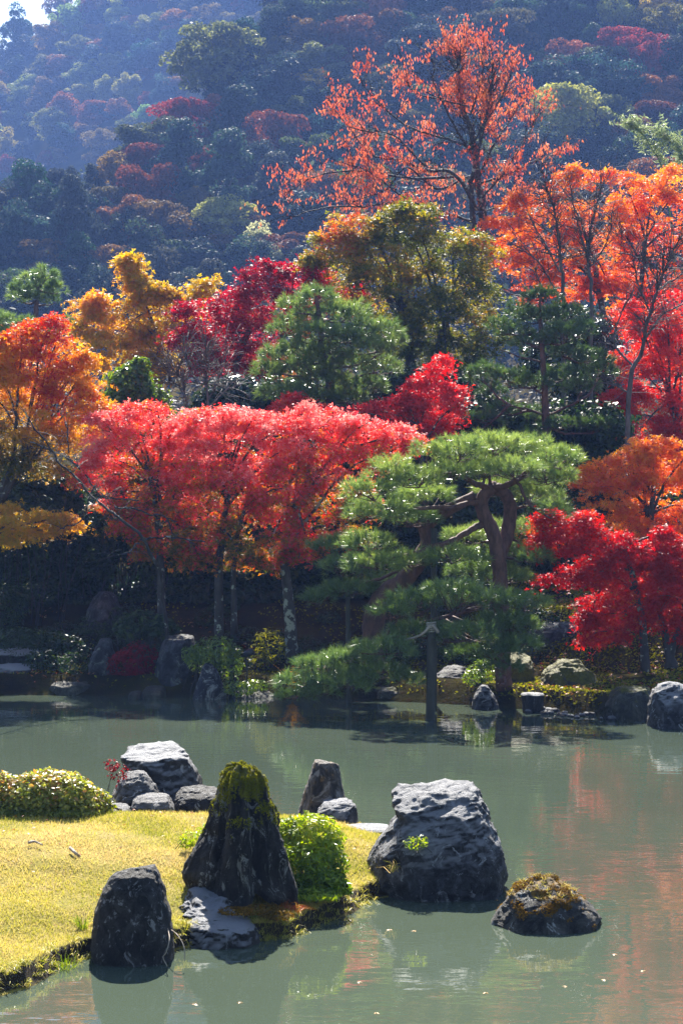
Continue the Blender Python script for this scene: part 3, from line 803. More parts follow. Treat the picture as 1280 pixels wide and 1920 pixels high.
# moss on the rocks, as real tufts
def moss_on(rk, zmin, n, mat, name, L=0.022, cut=0.48, zfade=0.3):
    o, V, T, base = rk
    ok = lambda mid, nn: (np.clip((mid[:, 2] - zmin + (fbm(mid * 6, 3) - 0.5) * 0.9) / zfade, 0, 1) * np.clip(nn[:, 2] + 0.55, 0, 1) * (fbm(mid * 9 + 4, 3) > cut) + 1e-9)
    p, nn = surface_points(V, T, n, ok)
    lump = fbm(p * 16, 2) * 0.024
    p = p + nn * (lump * RNG.random(n) )[:, None]
    d = unit(nn + RNG.normal(size=(n, 3)) * 0.7 + np.array([0, 0, .5]))
    Vv, Tt, tn = scatter(p, d, L * RNG.uniform(.6, 1.4, n), RNG.uniform(0, 6.28, n), np.clip(fbm(p * 12, 2) * 0.8 + RNG.random(n) * 0.4 - 0.1, 0, 1), KITE)
    tag(put(name, mesh(Vv - base, Tt, tn, False, mat), o), kind='stuff')
moss_on(mossy, 0.78, 14000, M['moss'], 'moss', 0.016, 0.5)
moss_on(isl, 0.12, 7500, M['rustmoss'], 'moss', 0.015, 0.52, 0.3)

# far-shore rocks
MR = M['rock_shore']
rock('boulder', 'tall lichened boulder at the shore beside the glossy-leaved shrub', [(1300, 282, 366, -.1, 1), (1270, 285, 366, 0, 1), (1240, 290, 365, .05, 1), (1215, 298, 364, .1, .95), (1200, 306, 362, .2, .9), (1194, 316, 355, .4, .8)], 34.9, MR, 0.05, 10, 20, (60, 50))
rock('pointed_rock', 'small pointed dark rock with white lichen blotches at the waterline', [(1322, 356, 424, 0, .6), (1300, 360, 420, 0, .6), (1280, 364, 414, .05, .55), (1260, 371, 406, .1, .5), (1246, 381, 396, .2, .4)], 33.9, rock_mat('blotched_rock', dark=(0.012, 0.012, 0.015), mid=(0.03, 0.03, 0.035), lichen=(0.3, 0.3, 0.27), lich=0.7, streak=0.2, scale=0.6), 0.05, 8, 21, (50, 40))
rock('shaded_rock', 'narrow leaning grey rock in the shade left of the red shrub', [(1280, 160, 222, 0, .7), (1250, 165, 214, 0, .7), (1220, 176, 210, .1, .6), (1198, 186, 206, .2, .5)], 35.2, MR, 0.06, 9, 22, (40, 36))
rock('dim_rock', 'grey flat-topped rock deep in the shade above the left shore', [(1215, 146, 226, -.1, 1.1), (1165, 150, 222, 0, 1), (1140, 160, 220, .1, 1), (1118, 170, 212, .2, .9), (1110, 176, 205, .3, .8)], 38.6, MR, 0.05, 9, 23, (36, 30))
for lab, py0, py1, xl, xr, Y, d, s in (('flat stone slab with a sunlit mossy top in front of the lichened boulder', 1310, 1291, 262, 308, 34.0, .9, 24), ('smaller tilted flat stone left of the mossy slab at the waterline', 1312, 1299, 238, 264, 34.0, .6, 25),
                                    ('wide flat bridge stone with a bright top at the left shore', 1232, 1218, -60, 72, 36.0, 1.2, 26), ('lower flat stone beneath the bridge stone at the left shore', 1262, 1248, -30, 66, 35.4, .9, 27)):
    rock('flat_stone', lab, slab_levels(py0, py1, xl, xr, d), Y, M['rock_pale'] if s > 25 else M['rock_mossy'], 0.03, 6, s, (40, 26))
rock('shore_rock', 'pale blue-grey rock standing in the water beside the pebbles', [(1345, 884, 938, 0, .5), (1325, 886, 936, 0, .5), (1308, 890, 931, .05, .46), (1295, 896, 922, .12, .4), (1286, 904, 916, .2, .32)], 32.2, M['rock_blue'], 0.06, 10, 30, (50, 40))
rock('moss_boulder', 'large moss-topped boulder on the right bank behind the pebbles', [(1340, 1010, 1150, 0, 1.4), (1310, 1012, 1140, 0, 1.4), (1285, 1016, 1125, .05, 1.35), (1262, 1022, 1110, .1, 1.3), (1250, 1030, 1100, .4, 1.2), (1241, 1060, 1095, .7, 1.1)], 32.6, M['rock_mossy'], 0.07, 12, 31, (70, 50))
rock('ledge_rock', 'broad dark ledge rock in shade under the crimson maple', [(1275, 982, 1192, -.1, 1.3), (1235, 985, 1190, 0, 1.2), (1205, 990, 1188, 0, 1.2), (1185, 995, 1184, .04, 1.2), (1172, 1002, 1176, .2, 1.2), (1166, 1015, 1165, .5, 1.1)], 35.6, MR, 0.05, 10, 32, (60, 40))
rock('corner_boulder', 'tall pale-topped boulder cut by the right edge at the waterline', [(1385, 1222, 1330, 0, .9), (1350, 1225, 1325, 0, .9), (1315, 1230, 1320, .05, .85), (1295, 1236, 1312, .15, .8), (1282, 1246, 1300, .3, .7)], 29.3, M['rock_blue'], 0.06, 20, 33, (60, 50))
rock('bank_boulder', 'broad dark boulder on the bank left of the pale-topped corner boulder', [(1360, 1140, 1240, 0, 1), (1330, 1150, 1238, 0, 1), (1305, 1162, 1234, .1, 1), (1290, 1174, 1228, .25, .9), (1290, 1186, 1216, .4, .8)], 30.4, M['rock_mossy'], 0.07, 20, 34, (56, 44))
rock('bank_rock', 'purplish rough rock under the pine behind the wooden post', slab_levels(1318, 1252, 812, 900, 1.0), 33.9, MR, 0.07, 12, 35, (56, 40))
rock('bank_rock', 'dark low rock at the shore beneath the lowest pine bough', slab_levels(1328, 1285, 690, 800, 1.0), 33.6, M['rock_mossy'], 0.07, 12, 36, (50, 36))
rock('bank_rock', 'dark ivy-covered rock between the moss boulder and the pine trunk', slab_levels(1322, 1228, 930, 1012, 1.0), 33.3, M['rock_mossy'], 0.07, 12, 37, (50, 40))
rock('bank_rock', 'dark rock at the waterline left of the drooping pine bough', slab_levels(1322, 1296, 425, 520, .9), 34.0, M['rock_mossy'], 0.07, 12, 38, (44, 30))
rock('bank_rock', 'low dark rock on the shaded shore below the red shrub', slab_levels(1306, 1276, 80, 180, .9), 34.7, M['rock_mossy'], 0.07, 12, 39, (44, 30))
rock('cut_stone', 'round flat-topped stone with a bright lid-like top at the pebble beach', [(1340, 980, 1020, 0, .36), (1318, 980, 1020, 0, .36), (1303, 977, 1022, -.01, .38), (1300, 979, 1020, .05, .36)], 31.8, M['rock_pale'], 0.02, 3, 40, (40, 24))
for i in range(40):
    px = RNG.uniform(985, 1160); Y = 31.9 - (px - 1000) / 160 * 1.0 + RNG.uniform(-.5, .4)
    zc = 960 + CAM_Z * F / Y; w = RNG.uniform(8, 22)
    rock('pebble', 'small wet stone in the pebble beach below the moss boulder', slab_levels(zc + 2, zc - w * RNG.uniform(.3, .55), px - w / 2, px + w / 2, w / F * Y), Y, M['rock_blue' if i % 3 else 'rock_shore'], 0.06, 6, 50 + i, (16, 10), 'stones of the pebble beach', 'stone')

# ---------------------------------------------------------------- forest on the hill
def hill_proto(kind, seed):
    r = np.random.default_rng(seed)
    Vs, Ts, tn, n0 = [], [], [], 0
    if kind == 'round':
        K = 64
        d = unit(r.normal(size=(K, 3)))
        cc = d * np.array([0.78, 0.78, 0.80]) * r.uniform(0.35, 1.12, (K, 1)) * (0.6 + 0.8 * fbm(d * 1.6 + seed, 2))[:, None] * 1.05; rad = r.uniform(0.12, 0.36, K)
        per = 150
    elif kind == 'layer':
        K = 56
        a = r.uniform(0, 6.28, K); rr = np.sqrt(r.random(K)) * 0.8
        cc = np.stack([np.cos(a) * rr, np.sin(a) * rr, r.uniform(-0.8, 0.8, K) * (1 - rr * 0.4)], 1); rad = r.uniform(0.2, 0.36, K)
        per = 170
    elif kind == 'tall':
        K = 46
        a = r.uniform(0, 6.28, K); h = r.uniform(-0.9, 1.25, K); rr = np.sqrt(r.random(K)) * 0.55 * np.clip(1.2 - h * 0.6, .2, 1)
        cc = np.stack([np.cos(a) * rr, np.sin(a) * rr, h], 1); rad = r.uniform(0.16, 0.3, K)
        per = 150
    else:                                   # sparse, half bare
        K = 34
        d = unit(r.normal(size=(K, 3))); d[:, 2] = np.abs(d[:, 2]) * 1.2 - 0.2
        cc = d * np.array([0.75, 0.75, 0.8]) * r.uniform(0.4, 1.0, (K, 1)); rad = r.uniform(0.14, 0.28, K)
        per = 110
    for c, q in zip(cc, rad):
        d = unit(r.normal(size=(per, 3))); d[:, 2] = np.where(d[:, 2] < -0.3, -d[:, 2], d[:, 2])
        p = c + d * q * np.array([1, 1, 0.62 if kind == 'layer' else 0.85]) * r.uniform(0.75, 1.1, (per, 1))
        nn = unit(d + r.normal(size=(per, 3)) * 0.5)
        t = np.clip(r.random(per) * 0.6 + 0.15 + r.uniform(-.15, .25), 0, 1)
        V, T, tt = scatter(p, nn, r.uniform(0.06, 0.115, per), r.uniform(0, 6.28, per), t, KITE)
        Vs.append(V); Ts.append(T + n0); tn.append(tt); n0 += len(V)
    crown = mesh(np.concatenate(Vs), np.concatenate(Ts), np.concatenate(tn), False, M['hill'])
    mb = MB()
    mb.tube(limb_path((0, 0, -1.5), (0.03, 0.02, 0.35), 0, 6, 0.05), np.linspace(0.045, 0.018, 6), 6)
    for k in range(9 if kind != 'sparse' else 16):
        mb.tube(limb_path((0, 0, r.uniform(-0.6, 0.2)), cc[k] , 0.1, 5, 0.1), np.linspace(0.02, 0.006, 5), 4)
    trunk = mesh(np.concatenate(mb.V), np.concatenate(mb.T), None, True, M['hilltrunk'])
    return crown, trunk
PROTO = {}
for i, k in enumerate(['round', 'round', 'round', 'layer', 'layer', 'tall', 'sparse', 'sparse']):
    PROTO.setdefault(k, []).append(hill_proto(k, 300 + i))
def hill_hit(px, py, fz, y0, y1):
    ys_ = np.linspace(y0, y1, 400)
    xs_ = (px - 640) / F * ys_; zs = CAM_Z + (960 - py) / F * ys_
    b_ = zs < fz(xs_, ys_)
    i = np.argmax(b_)
    return ys_[i] if b_.any() else None
def hill_tree(px, py, rpx, kind, colour, label, group, fz=hill_z, y0=150, y1=300, name='hill_tree'):
    Y = hill_hit(px, py + rpx * 0.9, fz, y0, y1)
    if Y is None: return None
    c = P(px, py, Y); s = rpx / F * Y
    o = empty(name, (c[0], c[1], min(fz(np.array(c[0]), np.array(c[1])), c[2] - s * 1.2)), label, 'tree', group)
    cr, tr = PROTO[kind][random.randrange(len(PROTO[kind]))]
    sx_, sz_ = random.uniform(0.9, 1.3), random.uniform(0.9, 1.5)
    for nm, me in (('crown', cr), ('trunk', tr)):
        ob = bpy.data.objects.new(nm, me); COL.objects.link(ob); ob.parent = o
        ob.location = (0, 0, c[2] - o.location.z)
        ob.scale = (s * sx_, s * sx_, s * sz_); ob.rotation_euler = (0, 0, random.uniform(0, 6.28))
        if nm == 'crown': ob.color = (*colour, 1)
        else: ob.scale.z = max(s, (c[2] - o.location.z) / 1.45)
    return o
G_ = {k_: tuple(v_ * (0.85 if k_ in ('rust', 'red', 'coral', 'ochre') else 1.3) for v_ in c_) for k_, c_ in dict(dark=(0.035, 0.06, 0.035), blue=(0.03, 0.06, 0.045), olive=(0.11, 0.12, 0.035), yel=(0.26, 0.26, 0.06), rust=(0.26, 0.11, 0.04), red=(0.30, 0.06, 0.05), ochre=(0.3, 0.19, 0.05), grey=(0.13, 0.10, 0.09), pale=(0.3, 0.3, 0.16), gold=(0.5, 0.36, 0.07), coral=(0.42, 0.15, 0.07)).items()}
HT = [(235, 125, 98, 'round', 'yel', 'large olive-gold round tree standing highest on the left of the hill'), (410, 120, 78, 'round', 'olive', 'dark olive tree with a golden left edge beside the large olive-gold tree'),
      (445, 35, 78, 'sparse', 'ochre', 'tall ochre half-bare tree at the top of the photo above the dark olive tree'), (92, 190, 52, 'layer', 'coral', 'pinkish red tree on the left of the hillside'),
      (20, 175, 46, 'round', 'yel', 'pale yellow-green tree at the left edge of the hillside'), (25, 245, 52, 'layer', 'ochre', 'ochre tree at the left edge below the yellow-green one'),
      (398, 205, 34, 'layer', 'coral', 'small bright pink-orange tree in the middle of the hillside'), (335, 235, 60, 'layer', 'red', 'wide dull crimson tree in the shaded middle of the hillside'),
      (470, 290, 44, 'round', 'rust', 'rust-brown round tree low in the centre of the hillside'), (425, 425, 64, 'round', 'yel', 'soft yellow-green tree at the foot of the hill'),
      (480, 490, 62, 'round', 'pale', 'pale cream-green tree at the foot of the hill above the deep red maple'), (215, 340, 58, 'sparse', 'ochre', 'tan half-bare tree low on the left of the hillside'),
      (262, 272, 22, 'sparse', 'gold', 'small bright yellow treetop on the shaded hillside'), (150, 285, 72, 'round', 'blue', 'big blue-green dark tree on the left half of the hillside'),
      (55, 350, 56, 'layer', 'red', 'dull red tree low at the left of the hillside'), (250, 430, 60, 'layer', 'rust', 'russet layered tree above the golden tree of the garden'),
      (720, 30, 60, 'sparse', 'coral', 'coral orange tree at the top of the photo left of the cherry'), (480, 195, 56, 'round', 'blue', 'dark glossy blue-green tree with bright glints on its right side'),
      (590, 165, 38, 'layer', 'gold', 'small golden tree behind the long left bough of the cherry'), (1070, 235, 88, 'round', 'yel', 'large yellow-green tree right of the cherry'),
      (1062, 120, 46, 'layer', 'coral', 'orange tree on the upper right of the hillside'), (1150, 105, 52, 'layer', 'red', 'crimson tree on the upper right of the hillside'),
      (1215, 125, 56, 'layer', 'red', 'darker crimson tree near the right edge of the hillside'), (1160, 45, 58, 'sparse', 'yel', 'thin yellow-green tree at the top right of the photo'),
      (1240, 20, 44, 'round', 'gold', 'yellow tree at the very top right of the photo'), (1000, 120, 34, 'round', 'olive', 'small olive tree just right of the top of the cherry'),
      (1240, 185, 50, 'layer', 'rust', 'rust-red tree at the right edge above the bamboo'), (70, 450, 66, 'round', 'blue', 'grey-green dark tree above the small lone pine'),
      (590, 130, 55, 'round', 'olive', 'grey-green tree left of the top of the cherry'), (640, 300, 50, 'round', 'blue', 'dark blue-green tree behind the left side of the cherry')]
SHORT = ['large olive-gold tree', 'dark olive tree with a golden edge', 'tall ochre half-bare tree', 'pinkish red tree at the left', 'pale tree at the left edge', 'ochre tree at the left edge', 'small bright pink-orange tree', 'wide dull crimson tree', 'rust-brown round tree',
         'soft yellow-green tree', 'pale cream-green tree', 'tan half-bare tree', 'small bright yellow treetop', 'big blue-green tree', 'dull red tree at the left', 'russet layered tree', 'coral orange tree', 'dark glossy blue-green tree', 'small golden tree', 'large yellow-green tree',
         'orange tree at upper right', 'crimson tree at upper right', 'darker crimson tree', 'thin yellow-green tree', 'yellow tree at the very top', 'small olive tree', 'rust-red tree at the right edge', 'grey-green tree above the lone pine', 'grey-green tree left of the cherry', 'dark tree behind the cherry']
USED = set()
def place_label(kind, px, py, tail=''):
    order = sorted(range(len(HT)), key=lambda i: (HT[i][0] - px) ** 2 + (HT[i][1] - py) ** 2)
    for i in order[:4]:
        dx, dy = px - HT[i][0], py - HT[i][1]
        a = math.degrees(math.atan2(-dy, dx)) % 360
        w = ['right of', 'up and right of', 'above', 'up and left of', 'left of', 'down and left of', 'below', 'down and right of'][int(((a + 22.5) % 360) // 45)]
        d_ = math.hypot(dx, dy) / (HT[i][2] + 30)
        for q in (('close ' if d_ < 1.3 else 'well ' if d_ > 2.2 else ''),):
            lab = f'{kind}{tail} {q}{w} the {SHORT[i]}'
            if lab not in USED and len(lab.split()) <= 16:
                USED.add(lab)
                return lab
    return None
placed = []
for px, py, r, k, c_, lab in HT:
    if hill_tree(px, py, r, k, G_[c_], lab, 'trees of the hillside'): placed.append((px, py, r))
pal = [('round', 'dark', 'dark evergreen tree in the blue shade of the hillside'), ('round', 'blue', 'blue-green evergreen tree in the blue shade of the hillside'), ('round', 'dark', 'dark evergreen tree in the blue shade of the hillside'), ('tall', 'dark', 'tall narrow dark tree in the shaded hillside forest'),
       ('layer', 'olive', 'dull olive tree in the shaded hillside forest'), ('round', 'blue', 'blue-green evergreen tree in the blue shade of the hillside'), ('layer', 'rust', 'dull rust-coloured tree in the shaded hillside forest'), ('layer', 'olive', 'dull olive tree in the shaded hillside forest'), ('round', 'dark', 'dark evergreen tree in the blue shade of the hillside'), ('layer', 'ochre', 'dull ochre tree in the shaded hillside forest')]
KW = {p_[2]: ' '.join(p_[2].split(' in ')[0].split()) for p_ in pal}
n_h = 0
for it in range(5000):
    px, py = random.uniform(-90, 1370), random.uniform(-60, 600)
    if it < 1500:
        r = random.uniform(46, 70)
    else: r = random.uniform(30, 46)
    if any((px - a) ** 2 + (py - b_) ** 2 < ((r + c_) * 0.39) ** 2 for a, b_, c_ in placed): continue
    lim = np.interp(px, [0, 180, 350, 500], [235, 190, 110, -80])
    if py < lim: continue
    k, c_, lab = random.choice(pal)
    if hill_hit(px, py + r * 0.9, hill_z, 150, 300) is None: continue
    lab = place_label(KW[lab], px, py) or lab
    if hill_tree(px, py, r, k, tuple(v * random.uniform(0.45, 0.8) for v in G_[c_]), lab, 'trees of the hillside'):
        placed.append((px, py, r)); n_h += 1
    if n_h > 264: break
pal2 = [('round', 'olive', 'hazy olive tree on the farther ridge'), ('round', 'blue', 'hazy grey-green tree on the farther ridge'), ('layer', 'ochre', 'hazy ochre tree on the farther ridge'), ('sparse', 'rust', 'hazy rust-tinged tree on the farther ridge'), ('round', 'yel', 'hazy sunlit yellow-green tree on the farther ridge')]
placed2 = []; n_r = 0
for it in range(1500):
    px, py = random.uniform(-80, 620), random.uniform(-40, 330)
    r = random.uniform(22, 36)
    if any((px - a) ** 2 + (py - b_) ** 2 < ((r + c_) * 0.5) ** 2 for a, b_, c_ in placed2): continue
    if py > np.interp(px, [0, 180, 350, 500, 620], [330, 290, 220, 120, 0]): continue
    k, c_, lab = random.choice(pal2)
    if hill_hit(px, py + r * 0.9, ridge_z, 310, 505) is None: continue
    lab = place_label(lab.split(' on ')[0], px, py, ' on the ridge') or lab
    if hill_tree(px, py, r, k, tuple(v * random.uniform(0.5, 1.0) for v in G_[c_]), lab, 'trees of the farther ridge', ridge_z, 310, 505, 'ridge_tree'):
        placed2.append((px, py, r)); n_r += 1
    if n_r > 140: break
# undergrowth between the hill trees
def under(fz, x0, x1, y0, y1, n, s0, s1, cols, name, lab):
    x = RNG.uniform(x0, x1, n); y = RNG.uniform(y0, y1, n)
    px = 640 + F * x / y
    k = (px > -150) & (px < 1430)
    x, y = x[k], y[k]; n = len(x)
    z = fz(x, y) + RNG.random(n) ** 1.5 * 7.0 * fbm(np.stack([x * .25, y * .25, x * 0], 1), 2)
    V, T, t = scatter(np.stack([x, y, z], 1), unit(rdir(n) + np.array([0, -0.3, .8])), RNG.uniform(s0, s1, n), RNG.uniform(0, 6.28, n), np.clip(fbm(np.stack([x * .12, y * .12, x * 0], 1), 3) * 1.4 - .2 + RNG.normal(size=n) * .1, 0, 1), KITE)
    o = put(name, mesh(V, T, t, False, M['hill'])); o.color = (*cols, 1)
    tag(o, lab, kind='stuff')
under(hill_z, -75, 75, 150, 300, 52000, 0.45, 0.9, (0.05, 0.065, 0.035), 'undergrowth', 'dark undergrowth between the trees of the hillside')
under(ground_z, -40, 40, 75, 160, 15000, 0.35, 0.6, (0.09, 0.075, 0.045), 'scrub', 'brown scrub on the level ground below the hill')

# ---------------------------------------------------------------- garden trees, far to near
pn = tone_fn(0.5, 0.45, 0.5, None, 3.0)
pine_tree('pine_tree', 'small lone round-topped pine above the orange maple on the left', [([(68, 660), (68, 600), (70, 570), (72, 540)], 0.09, 0.05)],
          [(40, 548, 20, 16), (62, 528, 22, 16), (85, 520, 20, 16), (105, 545, 16, 18), (75, 548, 26, 16), (35, 560, 14, 10), (98, 566, 16, 10), (60, 562, 20, 10)], 60, 'needle', pn, dens=60, needle=0.24, nper=26, width=0.014, bark='bark_red', limb_r=0.05)
pine_tree('pine_tree', 'dark green pine top peeking behind the left orange maple', [([(20, 720), (20, 650), (15, 610)], 0.09, 0.05)],
          [(10, 605, 26, 14), (45, 612, 22, 14), (120, 612, 22, 16), (150, 655, 20, 18), (20, 625, 30, 12), (-20, 600, 30, 16), (90, 625, 22, 12)], 52, 'needle', pn, dens=60, needle=0.2, nper=24, width=0.012, limb_r=0.04)
# bamboo top
bb = P(1232, 330, 66); bb[2] = ground_z(bb[0], 66)
bam = empty('bamboo', bb, 'pale green bamboo tip rising above the orange maples at the right edge', 'bamboo')
mb = MB(); lv, ln, sp = [], [], []
for (x0, y0, x1, y1, r) in ((1290, 420, 1200, 228, .04), (1300, 420, 1262, 250, .04)):
    c0 = P(x0, y0, 66); c0[2] = bb[2]
    pth = spline([c0, P((x0 * .6 + x1 * .4), y0 - 30, 66), P(x1 + 15, y1 + 40, 66), P(x1 - 26, y1 + 4, 66)], 30)
    mb.tube(pth, np.linspace(r, 0.008, 30), 6)
    for q in pth[14:]:
        for s in range(4):
            e = q + (RNG.normal(size=3) * np.array([.35, .35, .2]) + np.array([-.15, 0, .28])) * 0.9
            mb.tube(limb_path(q, e, 0.1, 4), np.linspace(0.008, 0.004, 4), 3)
            for f_ in np.linspace(.3, 1.1, 14):
                lv.append(q + (e - q) * f_ + RNG.normal(size=3) * 0.06)
mb.build('culm', M['holly'], bam, bb)
lv = np.array(lv); n = len(lv)
V, T, t = scatter(lv, unit(rdir(n) + np.array([0, -.4, .5])), RNG.uniform(.14, .24, n), RNG.uniform(0, 6.28, n), RNG.random(n), LANCE)
put('leaves', mesh(V - bb, T, t, False, M['bamboo']), bam)

# cherry with hanging leaves
def hanging_tree(name, label, cat, trunks, limbs, Y, mat, bark, leaf=0.11, ntw=9, twl=(0.5, 1.3), nleaf=16, deep=0.35, thr=None, r_tw=0.012, tmpl=OVAL, droop=0.25, upw=0.35, spread=0.05):
    base = P(*trunks[0][0][0][:2], Y); base[2] = ground_z(base[0], Y) - 0.03
    root = empty(name, base, label, cat)
    tw = MB(); lp = []
    def run(pts, r0, r1, nm, tw_n):
        q = np.array([P(p[0], p[1], Y) for p in pts])
        w = np.cumsum(RNG.normal(size=len(q)) * deep); w -= w[0]; q[:, 1] += w
        if nm == 'trunk': q[0, 2] = base[2]
        s = spline(q, 8 * len(q))
        s[1:] += np.cumsum(RNG.normal(size=(len(s) - 1, 3)) * 0.012, 0)
        mb = MB(); mb.tube(s, np.linspace(r0, r1, len(s)), 8, 0.1); mb.build(nm, M[bark], root, base, True)
        L = np.linalg.norm(np.diff(s, axis=0), axis=1).sum()
        k0 = int(len(s) * (0.45 if nm == 'trunk' else 0.12))
        for _ in range(int(tw_n * L)):
            i = RNG.integers(k0, len(s) - 1)
            tg = unit(s[min(i + 1, len(s) - 1)] - s[i])
            d = unit(tg * 0.7 + RNG.normal(size=3) * 0.75 + np.array([0, 0, upw]))
            l = RNG.uniform(*twl)
            path = limb_path(s[i], s[i] + d * l, 0.06, 7, 0.2)
            tw.tube(path[::2], np.linspace(r_tw, 0.004, 4), 3)
            for _k in range(2):
                j = RNG.integers(2, 6)
                p2 = limb_path(path[j], path[j] + unit(d + RNG.normal(size=3) * .7) * l * .5, .05, 5, .2)
                tw.tube(p2[::2], np.linspace(r_tw * .6, 0.003, 3), 3)
                for f_ in RNG.integers(0, 5, nleaf // 3): lp.append(p2[f_])
            for f_ in RNG.integers(1, 7, nleaf): lp.append(path[f_])
    for pts, r0, r1 in trunks: run(pts, r0, r1, 'trunk', ntw)
    for pts, r0 in limbs: run(pts, r0, 0.012, 'limb', ntw)
    tag(tw.build('twigs', M[bark], root, base), kind='stuff')
    if nleaf:
        lp = np.array(lp); 
        lp = lp + RNG.normal(size=lp.shape) * spread
        keep = fbm(lp * 1.1 + 5, 3) > (thr or 0)
        lp = lp[keep]; n = len(lp)
        lp[:, 2] -= leaf * 0.5
        # blade hangs: template y axis points down
        a = unit(RNG.normal(size=(n, 3)) * np.array([1, 1, 0.2])); dn = unit(np.array([[0, 0, -1.0]]) + RNG.normal(size=(n, 3)) * 0.35)
        nn = unit(np.cross(a, dn)); a = np.cross(dn, nn)
        sz = leaf * RNG.uniform(.7, 1.3, n)
        tv, tf = tmpl
        V = lp[:, None] + sz[:, None, None] * (tv[None, :, :1] * a[:, None] + tv[None, :, 1:2] * dn[:, None] + tv[None, :, 2:] * nn[:, None])
        T = (tf[None] + (np.arange(n) * len(tv))[:, None, None]).reshape(-1, 3)
        put('crown', mesh(V.reshape(-1, 3) - base, T, np.repeat(np.clip(fbm(lp * 1.5, 2) * .9 + RNG.random(n) * .5 - .2, 0, 1), len(tv)), False, mat), root)
    return root
hanging_tree('cherry_tree', 'tall open cherry with hanging coral red leaves rising above the garden', 'tree',
    [([(905, 640), (906, 430), (898, 330), (886, 240), (868, 165), (862, 105), (865, 80)], 0.15, 0.02), ([(900, 470), (884, 400), (886, 330), (900, 250), (916, 170), (919, 110)], 0.10, 0.015)],
    [([(895, 395), (850, 330), (800, 312), (755, 285), (700, 262), (655, 205), (615, 150)], .06), ([(898, 330), (922, 280), (955, 220), (985, 165)], .045), ([(890, 262), (930, 200), (965, 130)], .04),
     ([(893, 300), (850, 240), (812, 170), (806, 125)], .045), ([(882, 215), (905, 140), (913, 85)], .03), ([(897, 345), (960, 325), (1020, 300), (1060, 288)], .035), ([(850, 332), (760, 335), (680, 326), (600, 340), (535, 372)], .04),
     ([(893, 420), (830, 395), (760, 372), (690, 385), (610, 395), (545, 420)], .045), ([(866, 150), (840, 110), (843, 85)], .02), ([(888, 280), (840, 262), (765, 235), (705, 190), (680, 165)], .04), ([(897, 380), (935, 340), (985, 265), (1012, 215)], .04),
     ([(800, 312), (740, 250), (690, 240), (640, 235)], .03), ([(893, 400), (960, 370), (1000, 340)], .03), ([(878, 200), (830, 190), (775, 170), (760, 140)], .03), ([(760, 372), (700, 330), (650, 310)], .025), ([(886, 330), (820, 350), (760, 310), (720, 350), (660, 370)], .035)],
    58, M['cherry'], 'bark', leaf=0.105, ntw=7.5, nleaf=22, thr=0.45)

# back row broadleaf trees
broad_tree('maple_tree', 'golden orange tree with a thin yellow top spire above the coral maple', 'tree', [([(300, 780), (300, 700), (290, 620), (270, 560)], 0.05), ([(320, 720), (315, 660), (330, 600)], .035)],
    [(160, 575, 32, 28), (190, 610, 48, 40), (240, 600, 50, 42), (300, 590, 44, 48), (215, 655, 48, 36), (270, 660, 52, 42), (320, 640, 34, 44), (250, 545, 26, 26), (280, 560, 30, 26), (255, 510, 12, 20), (240, 495, 9, 14), (300, 545, 12, 10), (325, 555, 14, 10), (180, 560, 18, 14), (350, 570, 24, 24), (280, 700, 44, 26), (375, 540, 22, 16), (250, 525, 14, 14)],
    50, M['gold'], tone_fn(0.5, 0.5, 0.5, (3.5, 9.0, -0.45), 0.8), dens=18, leaf=0.12, per=18, tmpl=TRI3, spray_r=0.4, base=None)
broad_tree('maple_tree', 'deep red maple on the skyline between the golden tree and the green pine', 'tree', [([(440, 790), (440, 720), (455, 650), (480, 590)], 0.1), ([(500, 740), (520, 660), (540, 590)], .07)],
    [(380, 590, 44, 36), (440, 570, 50, 40), (500, 545, 50, 42), (555, 515, 44, 30), (590, 510, 30, 24), (420, 640, 60, 44), (490, 620, 60, 50), (550, 590, 50, 50), (370, 650, 36, 34), (430, 690, 60, 30), (510, 680, 50, 30), (640, 560, 40, 26), (610, 540, 30, 24)],
    48, M['deepred'], tone_fn(0.55, 0.5, 0.45, None, 0.9), dens=22, leaf=0.105, per=20, spray_r=0.42)
broad_tree('maple_tree', 'big rounded maple still half green turning orange at its top, behind the green pine', 'tree', [([(770, 800), (770, 720), (765, 640), (750, 560)], 0.13), ([(800, 720), (830, 620), (850, 560)], .09)],
    [(640, 425, 34, 28), (680, 430, 48, 36), (735, 425, 50, 34), (790, 425, 46, 34), (850, 450, 46, 32), (900, 470, 40, 36), (640, 480, 46, 44), (710, 490, 60, 50), (790, 490, 60, 50), (865, 520, 56, 46), (660, 550, 50, 46), (740, 570, 66, 56), (820, 580, 60, 54), (890, 580, 44, 50), (780, 650, 66, 46), (850, 660, 56, 44), (720, 640, 50, 40), (620, 450, 22, 22), (905, 640, 36, 40), (830, 710, 60, 26), (600, 480, 24, 20), (745, 400, 30, 16)],
    47.5, M['olive'], tone_fn(0.36, 0.45, 0.4, (5.5, 10.2, 0.6), 0.8), dens=20, leaf=0.10, per=20, spray_r=0.42)
